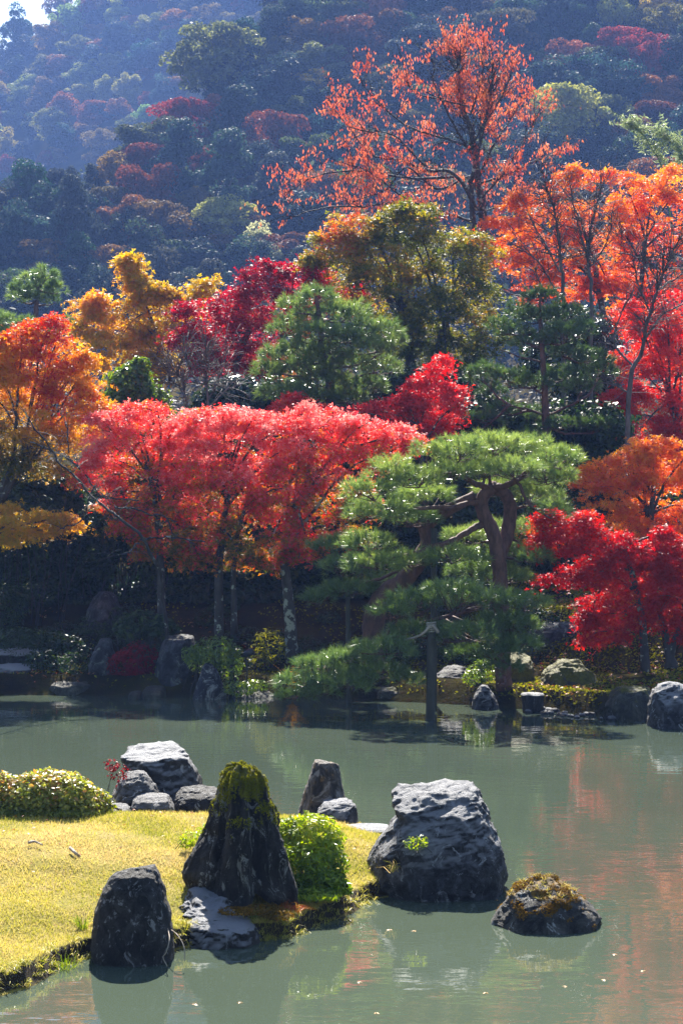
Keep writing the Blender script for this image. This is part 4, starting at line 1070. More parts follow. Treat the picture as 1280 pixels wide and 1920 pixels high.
broad_tree('maple_tree', 'broad orange maple on the right skyline behind the bare trees', 'tree', [([(1130, 700), (1130, 620), (1120, 540), (1110, 460)], 0.11), ([(1190, 640), (1200, 540), (1210, 450)], .09)],
    [(1090, 335, 36, 30), (1050, 350, 30, 26), (1170, 350, 50, 36), (1230, 345, 44, 34), (1280, 360, 40, 40), (1010, 385, 40, 36), (1070, 400, 46, 40), (1140, 410, 52, 44), (1210, 415, 50, 44), (1280, 430, 50, 50), (960, 410, 36, 36), (990, 450, 44, 40), (1060, 470, 50, 40), (1130, 490, 54, 44), (1210, 500, 54, 46), (1290, 520, 50, 50), (950, 480, 34, 44), (1000, 530, 40, 36), (1070, 540, 44, 36), (1150, 560, 44, 34), (1220, 580, 44, 30)],
    56, M['flame'], tone_fn(0.36, 0.5, 0.4, (7, 13, 0.7), 0.8), dens=12, leaf=0.12, per=18, spray_r=0.42)
broad_tree('maple_tree', 'ruddy orange maple low behind the bare trees at the right edge', 'tree', [([(1265, 800), (1268, 700), (1275, 600)], 0.1)],
    [(1290, 640, 50, 40), (1250, 620, 44, 30), (1200, 600, 40, 26), (1240, 660, 46, 34), (1180, 630, 34, 24), (1290, 700, 50, 40), (1205, 680, 40, 26)],
    47.5, M['flame'], tone_fn(0.45, 0.5, 0.4, None, 0.9), dens=16, leaf=0.1, per=20, spray_r=0.36)

# evergreen screen behind the front row: dense and dark
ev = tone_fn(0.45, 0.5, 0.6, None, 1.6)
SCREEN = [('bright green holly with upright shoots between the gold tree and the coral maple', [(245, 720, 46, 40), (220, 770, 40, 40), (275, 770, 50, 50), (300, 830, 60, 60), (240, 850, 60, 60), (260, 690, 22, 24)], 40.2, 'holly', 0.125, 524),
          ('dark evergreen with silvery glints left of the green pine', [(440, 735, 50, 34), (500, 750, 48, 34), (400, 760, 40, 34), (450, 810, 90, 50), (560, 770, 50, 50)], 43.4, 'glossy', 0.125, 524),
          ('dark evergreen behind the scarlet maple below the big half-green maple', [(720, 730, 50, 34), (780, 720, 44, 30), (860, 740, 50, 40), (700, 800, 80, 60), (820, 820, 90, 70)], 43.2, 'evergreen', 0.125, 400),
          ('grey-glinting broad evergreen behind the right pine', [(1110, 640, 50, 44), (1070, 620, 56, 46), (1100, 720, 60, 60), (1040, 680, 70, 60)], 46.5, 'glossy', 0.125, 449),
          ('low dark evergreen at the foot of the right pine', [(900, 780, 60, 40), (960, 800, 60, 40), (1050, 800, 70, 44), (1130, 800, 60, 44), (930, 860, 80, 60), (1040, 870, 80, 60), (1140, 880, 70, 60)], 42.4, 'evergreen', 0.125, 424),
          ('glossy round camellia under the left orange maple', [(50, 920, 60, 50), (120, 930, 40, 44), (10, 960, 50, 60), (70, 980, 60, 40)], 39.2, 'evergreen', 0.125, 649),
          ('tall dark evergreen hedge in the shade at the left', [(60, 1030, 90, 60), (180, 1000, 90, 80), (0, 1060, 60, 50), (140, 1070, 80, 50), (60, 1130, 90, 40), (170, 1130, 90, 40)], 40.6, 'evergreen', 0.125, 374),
          ('tall dark evergreen hedge in the shade behind the maple trunks', [(290, 1000, 90, 90), (400, 1020, 90, 80), (350, 1090, 90, 60), (280, 1125, 90, 40), (420, 1125, 90, 40), (290, 880, 90, 80), (410, 870, 90, 80)], 40.8, 'evergreen', 0.125, 324),  # highest blobs: hidden top added behind the coral crowns to shade the bank
          ('dark evergreen hedge in the shade behind the lichened maple trunk', [(520, 1010, 100, 90), (620, 1010, 80, 90), (560, 1090, 90, 60), (520, 1130, 90, 40), (630, 1130, 90, 40), (520, 880, 90, 80), (640, 890, 80, 70)], 40.8, 'evergreen', 0.125, 324),  # upper blobs out of sight behind coral leaves, added to shade the ground
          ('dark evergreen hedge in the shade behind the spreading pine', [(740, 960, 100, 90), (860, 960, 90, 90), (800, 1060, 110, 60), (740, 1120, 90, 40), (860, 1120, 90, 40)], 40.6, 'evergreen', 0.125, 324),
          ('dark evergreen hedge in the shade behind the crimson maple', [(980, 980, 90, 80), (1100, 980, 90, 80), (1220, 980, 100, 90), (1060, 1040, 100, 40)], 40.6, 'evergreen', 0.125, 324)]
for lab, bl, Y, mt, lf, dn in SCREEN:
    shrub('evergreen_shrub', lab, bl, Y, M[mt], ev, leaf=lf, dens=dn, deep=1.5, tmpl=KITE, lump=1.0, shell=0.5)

# middle pines
pine_tree('pine_tree', 'upright green pine in the centre above the coral maple', [([(622, 830), (620, 750), (612, 690), (604, 640), (598, 590), (592, 555)], 0.12, 0.03)],
    [(592, 560, 34, 18), (548, 580, 26, 22), (570, 600, 30, 18), (625, 590, 26, 18), (660, 595, 34, 24), (680, 620, 26, 20), (540, 620, 30, 22), (600, 630, 44, 24), (650, 640, 40, 22), (725, 625, 30, 22), (735, 650, 24, 20), (700, 660, 38, 24), (520, 670, 36, 22), (560, 660, 40, 24), (610, 670, 44, 22), (660, 690, 44, 24), (715, 695, 34, 22), (500, 700, 28, 18), (550, 705, 44, 24), (610, 720, 50, 22), (680, 730, 44, 20), (530, 740, 44, 18), (590, 750, 50, 18), (650, 750, 40, 16), (580, 690, 40, 20)],
    42, 'needle', tone_fn(0.5, 0.5, 0.5, None, 2.5), dens=100, needle=0.19, nper=24, width=0.009, bark='bark_red', up=0.7)
pine_tree('pine_tree', 'darker open pine with whorled branches and a straight trunk on the right', [([(1022, 860), (1022, 800), (1020, 730), (1016, 660), (1012, 600), (1012, 555)], 0.10, 0.025)],
    [(1016, 560, 36, 20), (975, 590, 30, 20), (1055, 590, 40, 22), (1010, 600, 44, 18), (935, 615, 24, 18), (965, 630, 36, 18), (1060, 630, 46, 22), (1095, 620, 26, 20), (1000, 645, 40, 16), (1110, 680, 34, 24), (1070, 665, 40, 16), (1125, 700, 30, 16), (910, 705, 36, 22), (955, 715, 44, 20), (1060, 710, 46, 22), (1000, 725, 36, 16), (920, 740, 30, 16), (1090, 730, 36, 18), (985, 785, 34, 20), (905, 790, 40, 18), (1060, 800, 40, 18), (1120, 800, 30, 16), (1000, 820, 30, 14), (940, 770, 34, 18)],
    41.6, 'needle_dark', tone_fn(0.5, 0.5, 0.5, None, 2.5), dens=100, needle=0.15, nper=28, width=0.009, bark='bark_red', up=0.9,
    limb_paths=[([(1020, 778), (980, 760, -.6), (945, 752, -1.0)], .03), ([(1022, 778), (1065, 762, -.4), (1110, 735, -.8)], .03), ([(1014, 680), (975, 670, -.5), (940, 655, -.9)], .022), ([(1014, 680), (1050, 650, .4), (1070, 615, .6)], .022)])

# bare trees
hanging_tree('bare_tree', 'bare reddish many-stemmed tree in front of the orange maple', 'tree',
    [([(1060, 720), (1054, 600), (1048, 490), (1040, 400), (1030, 340)], 0.055, 0.01), ([(1108, 720), (1106, 600), (1104, 500), (1112, 430), (1140, 340)], 0.05, 0.01)],
    [([(1050, 510), (1020, 450), (990, 400)], .02), ([(1106, 500), (1080, 440), (1064, 360)], .02), ([(1052, 560), (1010, 500), (960, 470)], .02), ([(1105, 500), (1135, 460), (1150, 400)], .018), ([(1045, 380), (1075, 372), (1105, 384)], .018), ([(1050, 540), (1000, 560), (940, 540)], .015), ([(1050, 600), (1020, 540), (1000, 500)], .018)],
    43.5, None, 'twig', ntw=13, twl=(0.3, 1.0), nleaf=0, r_tw=0.009, upw=0.25)
hanging_tree('bare_tree', 'bare leaning grey tree in front of the scarlet maple at the right', 'tree',
    [([(1165, 820), (1180, 740), (1200, 670), (1215, 600), (1235, 530), (1260, 470)], 0.06, 0.012)],
    [([(1190, 690), (1150, 650), (1160, 590), (1185, 540)], .025), ([(1205, 640), (1240, 600), (1280, 580)], .022), ([(1220, 590), (1190, 520), (1190, 460)], .02), ([(1230, 545), (1270, 520), (1300, 480)], .02), ([(1180, 740), (1150, 720), (1130, 690)], .018), ([(1235, 530), (1210, 490), (1150, 480)], .018)],
    41, None, 'twig', ntw=16, twl=(0.3, 1.0), nleaf=0, r_tw=0.009, upw=0.2)
hanging_tree('bare_tree', 'small bare pale-twigged tree in front of the deep red maple', 'tree',
    [([(392, 860), (385, 770), (372, 720), (378, 660)], 0.035, 0.008), ([(380, 800), (350, 740), (318, 690)], .03, .008)],
    [([(384, 760), (410, 700), (425, 650)], .015), ([(372, 720), (350, 680), (345, 640)], .015), ([(345, 735), (325, 720), (300, 715)], .012), ([(388, 770), (420, 740), (450, 720)], .014), ([(330, 705), (340, 680), (352, 655)], .012)],
    40.5, None, 'twig', ntw=16, twl=(0.3, 0.8), nleaf=0, r_tw=0.008, upw=0.4)
hanging_tree('bare_tree', 'bare spreading branches between the orange maple and the coral maple', 'tree',
    [([(318, 1160), (310, 1090), (290, 1030), (255, 985), (215, 950), (160, 890), (130, 850), (100, 790)], 0.035, 0.01)],
    [([(150, 880), (110, 850), (60, 832)], .018), ([(215, 950), (280, 960), (330, 980)], .018), ([(180, 910), (140, 985), (110, 1000)], .015), ([(262, 1012), (300, 1000), (380, 1008)], .018), ([(262, 1020), (250, 1040), (210, 1045)], .014), ([(160, 890), (190, 930), (260, 940)], .014), ([(130, 850), (135, 820), (125, 800)], .012)],
    35.6, None, 'bark', ntw=7, twl=(0.25, 0.7), nleaf=0, r_tw=0.006, upw=0.1)

# right-hand maples, mid depth
broad_tree('maple_tree', 'scarlet pink maple at the right edge behind the leaning bare tree', 'tree', [([(1275, 960), (1275, 860), (1265, 780), (1250, 720)], 0.09)],
    [(1180, 590, 34, 24), (1250, 600, 44, 34), (1295, 640, 44, 50), (1190, 660, 40, 28), (1250, 680, 50, 34), (1180, 760, 46, 34), (1240, 740, 44, 40), (1290, 760, 44, 50), (1210, 800, 50, 30), (1270, 820, 50, 36), (1150, 745, 26, 20), (1160, 830, 22, 14), (1200, 700, 40, 30), (1260, 560, 40, 26), (1215, 625, 40, 24), (1160, 790, 36, 24), (1230, 860, 50, 30), (1290, 870, 40, 40)],
    45, M['scarlet'], tone_fn(0.68, 0.5, 0.4, None, 0.9), dens=15, leaf=0.09, per=22, spray_r=0.36, shell=0.4)
broad_tree('maple_tree', 'small vivid scarlet maple between the green pine and the spreading pine', 'tree', [([(790, 960), (790, 880), (785, 800)], 0.07)],
    [(818, 700, 26, 26), (800, 740, 44, 34), (850, 765, 34, 30), (760, 750, 34, 24), (720, 765, 40, 28), (780, 790, 56, 36), (840, 800, 40, 34), (680, 775, 40, 24), (660, 800, 40, 30), (735, 810, 50, 30), (540, 765, 40, 20), (600, 780, 40, 24)],
    41, M['scarlet'], tone_fn(0.5, 0.5, 0.45, None, 0.9), dens=24, leaf=0.085, per=22, spray_r=0.32, shell=0.4)

# front row: left amber, coral trio, right flame and crimson
broad_tree('maple_tree', 'orange and yellow maple with a red heart at the left edge', 'tree', [([(-10, 1180), (-8, 1000), (5, 920), (30, 860)], 0.09), ([(0, 940), (40, 880), (75, 850)], .06)],
    [(85, 620, 36, 26), (40, 640, 50, 36), (110, 650, 50, 36), (0, 670, 50, 44), (60, 700, 60, 46), (130, 710, 44, 40), (170, 710, 32, 34), (20, 750, 60, 50), (100, 770, 60, 44), (170, 760, 34, 34), (40, 820, 70, 50), (120, 820, 50, 40), (-40, 720, 60, 90), (60, 870, 70, 26), (-20, 850, 50, 40), (150, 690, 30, 26)],
    37.5, M['amber'], tone_fn(0.31, 0.7, 0.3, (3.4, 6.4, 0.25), 0.75), dens=24, leaf=0.085, per=22, spray_r=0.34, shell=0.35)
broad_tree('maple_tree', 'low dull gold maple boughs hanging under the left orange maple', 'tree', [([(-30, 1180), (-28, 1060), (-10, 990)], 0.07)],
    [(20, 985, 36, 16), (70, 980, 34, 16), (125, 985, 40, 16), (0, 965, 40, 18), (40, 1005, 40, 10)], 36.5, M['gold'], tone_fn(0.25, 0.4, 0.4), dens=30, leaf=0.075, per=26, spray_r=0.28)
ct = lambda b_: tone_fn(b_, 0.62, 0.6, (2.6, 5.0, 0.75), 1.1)
broad_tree('maple_tree', 'coral red maple with a slim trunk, left of the three along the shore', 'tree', [([(306, 1160), (301, 1060), (298, 1000), (290, 930), (275, 870)], 0.07)],
    [(230, 785, 56, 30), (285, 770, 44, 24), (190, 810, 32, 26), (265, 820, 64, 34), (205, 870, 40, 34), (330, 810, 50, 34), (275, 870, 62, 40), (345, 870, 50, 44), (245, 925, 52, 36), (310, 930, 60, 44), (350, 960, 44, 44), (270, 975, 44, 26), (180, 850, 20, 18), (330, 1000, 40, 24), (300, 1030, 34, 16), (200, 950, 34, 16), (235, 990, 30, 14), (165, 900, 18, 12), (365, 840, 44, 30), (370, 910, 44, 30), (360, 780, 30, 16)],
    36.8, M['coral'], ct(0.6), dens=22, leaf=0.075, per=26, spray_r=0.3, shell=0.55, flatten=0.74, group='coral maples along the shore')
broad_tree('maple_tree', 'coral red maple on two straight trunks in the middle of the shore row', 'tree', [([(412, 1200), (410, 1080), (415, 1020), (425, 940), (430, 870)], 0.075), ([(440, 1190), (438, 1080), (446, 1000), (470, 920)], .05)],
    [(420, 775, 40, 22), (470, 780, 50, 26), (400, 810, 50, 34), (450, 830, 60, 40), (520, 810, 50, 34), (390, 880, 48, 46), (450, 900, 62, 50), (500, 880, 50, 40), (400, 960, 46, 46), (455, 970, 56, 44), (380, 1025, 34, 26), (440, 1025, 48, 26), (500, 950, 40, 34), (380, 1052, 30, 16), (455, 1055, 40, 18), (350, 1010, 30, 18), (525, 850, 44, 30), (530, 920, 44, 32), (520, 790, 34, 18)],
    36.2, M['coral'], ct(0.58), dens=22, leaf=0.075, per=26, spray_r=0.3, shell=0.55, flatten=0.74, group='coral maples along the shore')
broad_tree('maple_tree', 'coral red maple on a lichen-spotted trunk, right of the three along the shore', 'tree', [([(548, 1225), (543, 1150), (537, 1090), (533, 1030), (548, 960), (575, 900)], 0.1)],
    [(560, 790, 44, 26), (620, 785, 50, 26), (690, 800, 54, 26), (745, 825, 34, 20), (590, 830, 60, 36), (660, 840, 60, 34), (710, 850, 44, 26), (550, 880, 54, 44), (620, 890, 56, 38), (540, 950, 60, 50), (600, 950, 54, 44), (650, 920, 36, 26), (510, 1010, 38, 26), (570, 1005, 50, 30), (625, 990, 34, 28), (770, 830, 16, 12), (560, 1045, 36, 16), (640, 1010, 30, 18), (500, 1045, 30, 16), (670, 950, 26, 16)],
    36.1, M['coral'], ct(0.58), dens=22, leaf=0.075, per=26, spray_r=0.3, shell=0.55, flatten=0.74, bark='bark_lichen', group='coral maples along the shore')
broad_tree('maple_tree', 'flame orange maple at the right above the crimson one', 'tree', [([(1215, 1190), (1215, 1080), (1218, 980), (1225, 920)], 0.09)],
    [(1180, 845, 44, 30), (1230, 840, 40, 24), (1280, 860, 44, 40), (1130, 880, 40, 30), (1190, 890, 56, 36), (1250, 900, 50, 40), (1100, 905, 26, 18), (1150, 930, 56, 34), (1220, 950, 56, 40), (1290, 960, 44, 50), (1180, 985, 50, 26), (1250, 1000, 44, 24)],
    38.5, M['flame'], tone_fn(0.75, 0.45, 0.45, None, 1.0), dens=22, leaf=0.075, per=26, spray_r=0.3, shell=0.35)
broad_tree('maple_tree', 'crimson maple drooping low over the right bank', 'tree', [([(1211, 1290), (1207, 1215), (1200, 1140), (1185, 1080), (1170, 1030)], 0.075), ([(1262, 1300), (1250, 1215), (1244, 1180), (1230, 1120)], .075), ([(1250, 1200), (1275, 1160), (1290, 1120)], .05)],
    [(1020, 990, 36, 24), (1070, 980, 44, 26), (1050, 1020, 50, 30), (1120, 1010, 50, 36), (1180, 1040, 60, 36), (1240, 1050, 54, 40), (1290, 1060, 44, 50), (1070, 1080, 50, 22), (1130, 1075, 52, 34), (1190, 1100, 60, 36), (1250, 1120, 54, 40), (1110, 1140, 40, 26), (1160, 1150, 50, 30), (1220, 1160, 46, 26), (1280, 1160, 40, 40), (1130, 1190, 28, 22), (1270, 1010, 40, 26), (1100, 1165, 26, 20)],
    33.6, M['crimson'], tone_fn(0.5, 0.45, 0.45, None, 1.1), dens=34, leaf=0.075, per=26, spray_r=0.3, shell=0.35)

# the spreading shore pine with its props
pads = [(800, 855, 28, 17), (735, 890, 44, 24), (690, 925, 44, 26), (860, 850, 48, 24), (920, 838, 54, 20), (985, 846, 56, 22), (1048, 868, 44, 20), (850, 890, 52, 18), (785, 905, 44, 20), (910, 880, 50, 16), (965, 885, 50, 18), (1025, 900, 50, 22), (1000, 932, 48, 18), (720, 958, 56, 22), (675, 968, 34, 18), (800, 935, 50, 18), (765, 975, 52, 14), (1035, 960, 34, 16), (945, 918, 44, 14),
        (625, 1030, 40, 18), (690, 1020, 46, 16), (642, 1068, 40, 20), (705, 1060, 54, 20), (596, 1125, 30, 16), (655, 1108, 48, 18), (720, 1095, 36, 16), (770, 1055, 40, 16), (850, 1050, 54, 20), (965, 1040, 44, 20), (1000, 1050, 34, 14), (890, 1072, 44, 16), (945, 1085, 50, 16),
        (780, 1130, 54, 22), (850, 1112, 50, 18), (920, 1130, 60, 20), (980, 1135, 42, 18), (790, 1190, 60, 20), (875, 1190, 54, 18), (960, 1180, 48, 22), (930, 1228, 44, 20), (975, 1215, 34, 16),
        (560, 1285, 40, 18), (600, 1255, 42, 20), (660, 1240, 52, 20), (720, 1222, 52, 20), (640, 1285, 50, 16), (700, 1262, 52, 18), (555, 1306, 32, 10), (600, 1300, 36, 14), (760, 1280, 30, 16), (930, 1000, 40, 16), (870, 1010, 36, 14), (985, 1000, 40, 18), (940, 1165, 40, 15), (945, 1205, 38, 16), (940, 1255, 36, 16), (870, 1228, 36, 13), (735, 1152, 36, 14)]
pads = [(p[0], p[1], p[2] * 1.08, p[3] * (1.18 if p[1] < 1080 else 0.95), (-0.5 if 660 < p[0] < 790 and 1015 < p[1] < 1065 else RNG.uniform(0.3, 1.0) if p[0] < 780 and p[1] > 1010 else 0.8 if 865 < p[0] < 990 and 925 < p[1] < 1078 else RNG.uniform(-1.0, -0.2) if p[0] < 800 else RNG.uniform(-1.1, 0.8)) if p[1] < 1135 and (p[0] < 780 or p[1] < 1100) else (RNG.uniform(-2.6, -2.1) if p[0] < 770 and p[1] > 1200 else RNG.uniform(-2.5, -1.3))) for p in pads]
pine_tree('shore_pine', 'large trained spreading pine leaning over the water with pad-shaped boughs', [([(944, 1295), (940, 1200), (938, 1110), (934, 1050), (924, 1000), (903, 955), (906, 930), (922, 914)], 0.14, 0.10), ([(934, 1050, .15), (950, 1000, .3), (956, 955, .3), (945, 925, .15), (920, 912)], .12, .10), ([(700, 1260, .6), (698, 1190, .5), (712, 1125, .4), (760, 1085, .3), (800, 1025, .2), (800, 985, .1), (835, 958), (890, 930)], .2, .09)],
    pads, 33.0, 'needle', tone_fn(0.52, 0.5, 0.5, (0.8, 4.0, 0.45), 2.5), dens=120, needle=0.15, nper=23, width=0.0068, deep=1.7, bark='bark_red',
    limb_paths=[([(906, 984), (870, 1000, -.2), (835, 1018, -.4), (795, 1032, -.5), (735, 1046, -.6), (695, 1052, -.6)], .06), ([(922, 914), (890, 902, -.2), (860, 880, -.4), (800, 885, -.6)], .06), ([(922, 914), (965, 905, -.2), (1005, 880, -.3), (1050, 880, -.2)], .06), ([(795, 1030, .2), (740, 1075, .4), (680, 1095, .6), (620, 1110, .6)], .035),
                ([(905, 940), (850, 948, -.3), (800, 955, -.5), (740, 950, -.6)], .05), ([(938, 1120), (880, 1145, -.5), (830, 1165, -1.2), (770, 1185, -1.7), (690, 1225, -2.0), (600, 1270, -2.0)], .05), ([(938, 1150), (975, 1140, -.4), (1000, 1120, -.5)], .04), ([(862, 882, -.4), (845, 868, -.4), (850, 850, -.4)], .03)], limb_r=0.04)
pb = P(806, 1350, 30.65); pb[2] = -0.6
post = empty('support_post', pb, 'round weathered wooden post standing in the pond to prop a pine bough', 'post')
mb = MB(); s = spline([pb, P(806.5, 1340, 30.65), P(807, 1260, 30.65), P(808, 1168, 30.65)], 14); mb.tube(s, np.linspace(.074, .064, 14), 14, .05); mb.build('pole', M['post'], post, pb, True)
mb = MB(); mb.tube(spline([P(822, 1186, 30.55), P(808, 1172, 30.6), P(790, 1190, 30.6), P(740, 1206, 30.8)], 10), np.linspace(.03, .012, 10), 6); mb.build('crossbar', M['root'], post, pb, True)
mb = MB()
for k in range(5):
    a = np.linspace(0, 2 * math.pi, 13); c0 = P(808, 1186 - k * 4, 30.65)
    mb.tube(np.stack([c0[0] + np.cos(a) * .068, c0[1] + np.sin(a) * .068, c0[2] + a * 0.004], 1), .014, 5)
mb.build('rope_lashing', M['rope'], post, pb, True)
for lab, x0, y0, x1, y1, Y, r in (('dark thin prop pole under the upper boughs of the spreading pine', 812, 1260, 813, 990, 32.9, .06), ('short prop pole right of the leaning red pine trunk', 655, 1220, 652, 1120, 33.4, .05)):
    b0 = P(x0, y0, Y); b0[2] = ground_z(b0[0], Y) - .1
    mb = MB(); mb.tube(spline([b0, P(x1, y1, Y)], 8), np.linspace(r, r * .8, 8), 10, .05)
    o = mb.build('prop_pole', M['post'], None, b0, True); o.location = b0; tag(o, lab, 'pole')

# ---------------------------------------------------------------- shore planting
sh = tone_fn(0.5, 0.5, 0.6, None, 3)
shrub('aucuba_shrub', 'broad-leaved dark green shrub above the lichened boulder', [(270, 1168, 54, 26), (235, 1180, 26, 20), (300, 1180, 36, 20)], 36, M['evergreen'], sh, leaf=0.14, dens=150, tmpl=OVAL, deep=1.5)
shrub('red_shrub', 'dark red-leaved low shrub at the shaded shore beside the boulder', [(262, 1235, 36, 34), (235, 1250, 34, 34), (280, 1270, 20, 20)], 35.3, M['redshrub'], sh, leaf=0.05, dens=700, deep=1.4)
shrub('camellia_shrub', 'glossy bright-leaved shrub leaning over the pointed rock', [(405, 1222, 46, 30), (380, 1235, 36, 26), (430, 1245, 28, 30), (362, 1225, 20, 18)], 34.6, M['holly'], sh, leaf=0.085, dens=420, tmpl=OVAL, deep=1.4)
shrub('bamboo_grass', 'thin upright brownish sasa clump left of the lichened trunk', [(505, 1212, 34, 34), (490, 1235, 24, 20)], 35.2, M['moss'], sh, leaf=0.1, dens=220, tmpl=LANCE, deep=1.2)
shrub('low_shrub', 'light leafy sprig shrub under the right side of the spreading pine', [(905, 1258, 30, 22), (890, 1270, 24, 16)], 33.2, M['holly'], sh, leaf=0.07, dens=500, tmpl=OVAL)
shrub('ground_shrub', 'low green leaves at the waterline right of the pointed rock', [(450, 1290, 40, 14), (480, 1285, 26, 12)], 34.3, M['holly'], sh, leaf=0.07, dens=420, tmpl=OVAL)
shrub('shade_shrub', 'dim green undergrowth shrub at the far left shore', [(30, 1200, 60, 26), (90, 1205, 50, 24), (130, 1220, 40, 30)], 37, M['evergreen'], sh, leaf=0.08, dens=260)
shrub('shade_shrub', 'dim shrub with a few bright leaves at the left edge above the bridge stone', [(10, 1130, 50, 40), (60, 1110, 60, 30)], 39.5, M['evergreen'], sh, leaf=0.08, dens=300)
for i in range(46):
    px = -20 + i * 23 + RNG.uniform(-15, 15); Y = RNG.uniform(35.3, 39.2); w = RNG.uniform(22, 50)
    g_ = ground_z((px - 640) / F * Y, Y); zc = 960 - (g_ - CAM_Z) / Y * F
    shrub('undergrowth_shrub', 'low dark leafy undergrowth shrub on the shaded bank beneath the maples', [(px, zc - w * .45, w, w * .6)], Y, M['evergreen'], sh, leaf=.085, dens=260, tmpl=OVAL if i % 2 else LANCE, group='low undergrowth shrubs of the shaded bank', stems=3)
# fern
fb = P(548, 1245, 34.4); fb[2] = ground_z(fb[0], 34.4)
fern = empty('fern', fb, 'single yellowish fern at the foot of the lichened trunk', 'fern')
for k in range(7):
    a = k / 7 * 6.28 + .3
    tip = fb + np.array([math.cos(a) * .32, math.sin(a) * .3, .38 + .1 * (k % 2)])
    pth = limb_path(fb, tip, 0.15, 9, 0.02)
    L_, n_, s_ = [], [], []
    mb = MB(); mb.tube(pth, .004, 3)
    side = unit(np.cross(pth[-1] - pth[0], [0, 0, 1.]))
    for i, q in enumerate(pth[1:]):
        w = 0.1 * (1 - i / 9.0) + .015
        for sg in (-1, 1):
            d_ = side * sg; f_ = unit(tip - fb) * .035
            mb.add([q - f_ * .4, q + f_ * .5, q + d_ * w + f_ * .6], [(0, 1, 2)], .6)
    mb.build('frond', M['gold'], fern, fb)
# garden lamp
lb = P(464, 1290, 34.5); lb[2] = ground_z(lb[0], 34.5)
lamp = empty('garden_lamp', lb, 'small unlit black garden spotlight on a short stake beside the glossy shrub', 'lamp')
mb = MB(); mb.tube(spline([lb, P(463, 1255, 34.5), P(461, 1235, 34.5)], 6), .012, 8); mb.build('stake', M['metal'], lamp, lb, True)
hd = P(464, 1226, 34.5)
mb = MB(); mb.tube([hd + np.array([-.09, .02, -.04]), hd + np.array([-.04, 0, -.01]), hd + np.array([.02, -.02, .02]), hd + np.array([.1, -.04, .05])], [.03, .05, .062, .066], 12); mb.build('lamp_head', M['metal'], lamp, lb, True)
mb = MB(); mb.tube([P(461, 1238, 34.5), hd + np.array([-.01, 0, -.02])], .018, 6); mb.build('bracket', M['metal'], lamp, lb)

# bank moss and fallen leaves
n = 54000
x = np.where(RNG.random(n) < .5, RNG.uniform(2.4, 8, n), RNG.uniform(-7, 9, n)); y = RNG.uniform(29, 42, n)
d = y - np.interp(x, SHX, SHY); k = (d > 0.15) & (fbm(np.stack([x * 1.2, y * 1.2, x * 0], 1), 3) > np.where(x > 2.2, 0.3, 0.5))
x, y = x[k], y[k]
V, T, t = scatter(np.stack([x, y, ground_z(x, y) + .01], 1), unit(rdir(len(x)) + np.array([0, 0, .7])), RNG.uniform(.03, .07, len(x)), RNG.uniform(0, 6.28, len(x)), np.clip(RNG.random(len(x)) * .6 + .3, 0, 1), KITE)
tag(put('moss_carpet', mesh(V, T, t, False, M['moss'])), 'yellow-green moss carpet on the far bank', kind='stuff')
n = 5000
x = RNG.uniform(-6, 8, n); y = RNG.uniform(30, 41, n); d = y - np.interp(x, SHX, SHY); k = (d > 0.2) & (fbm(np.stack([x * .8, y * .8, x * 0 + 5], 1), 3) > np.where(x > 2, 0.45, 0.58))
x, y = x[k], y[k]
V, T, t = scatter(np.stack([x, y, ground_z(x, y) + .03], 1), unit(rdir(len(x)) * .6 + np.array([0, 0, 1])), RNG.uniform(.05, .09, len(x)), RNG.uniform(0, 6.28, len(x)), RNG.random(len(x)), TRI3)
tag(put('fallen_leaves', mesh(V, T, t, False, M['fallen'])), 'fallen maple leaves scattered over the moss of the far bank', kind='stuff')

# ---------------------------------------------------------------- lawn islet planting
n = 200000
x = RNG.uniform(-3.9, 1.2, n); y = RNG.uniform(12.6, 20.2, n)
d = poly_dist(x, y, ISL); k = (d > 0.03) & (640 + F * x / y > -60)
k &= RNG.random(n) < 0.35 + 0.65 * sstep(0.3, 0.55, fbm(np.stack([x * 3, y * 3, x * 0], 1), 2))
x, y, d = x[k], y[k], d[k]; n = len(x)
z = lawn_z(x, y)
dr = unit(np.array([0, 0, 1.0]) + RNG.normal(size=(n, 3)) * np.array([.55, .55, .1]))
L = RNG.uniform(.018, .05, n) * (0.7 + 0.6 * fbm(np.stack([x * 2, y * 2, x * 0], 1), 3))
p0 = np.stack([x, y, z - .004], 1); side = unit(np.cross(dr, rdir(n))) * .0032
V = np.stack([p0 + side, p0 - side, p0 + dr * L[:, None]], 1).reshape(-1, 3)
tn = np.clip(0.62 + (fbm(np.stack([x * 1.3, y * 1.3, x * 0 + 2], 1), 3) - .5) * 1.6 + RNG.normal(size=n) * .2 - .25 * (1 - sstep(0.1, .8, d)), 0, 1)
tag(put('lawn_grass', mesh(V, np.arange(3 * n).reshape(-1, 3), np.repeat(tn, 3), False, M['grass'])), 'short dry golden grass covering the islet', kind='stuff')
n = 420
x = RNG.uniform(-3.5, 1.0, n); y = RNG.uniform(13, 20, n); k = poly_dist(x, y, ISL) > .1; x, y = x[k], y[k]; n = len(x)
V, T, t = scatter(np.stack([x, y, lawn_z(x, y) + .028], 1), unit(rdir(n) * .6 + np.array([0, 0, 1])), RNG.uniform(.02, .038, n), RNG.uniform(0, 6.28, n), RNG.random(n), TRI3)
tag(put('fallen_leaves', mesh(V, T, t, False, M['fallen'])), 'small fallen leaves scattered on the golden lawn', kind='stuff')
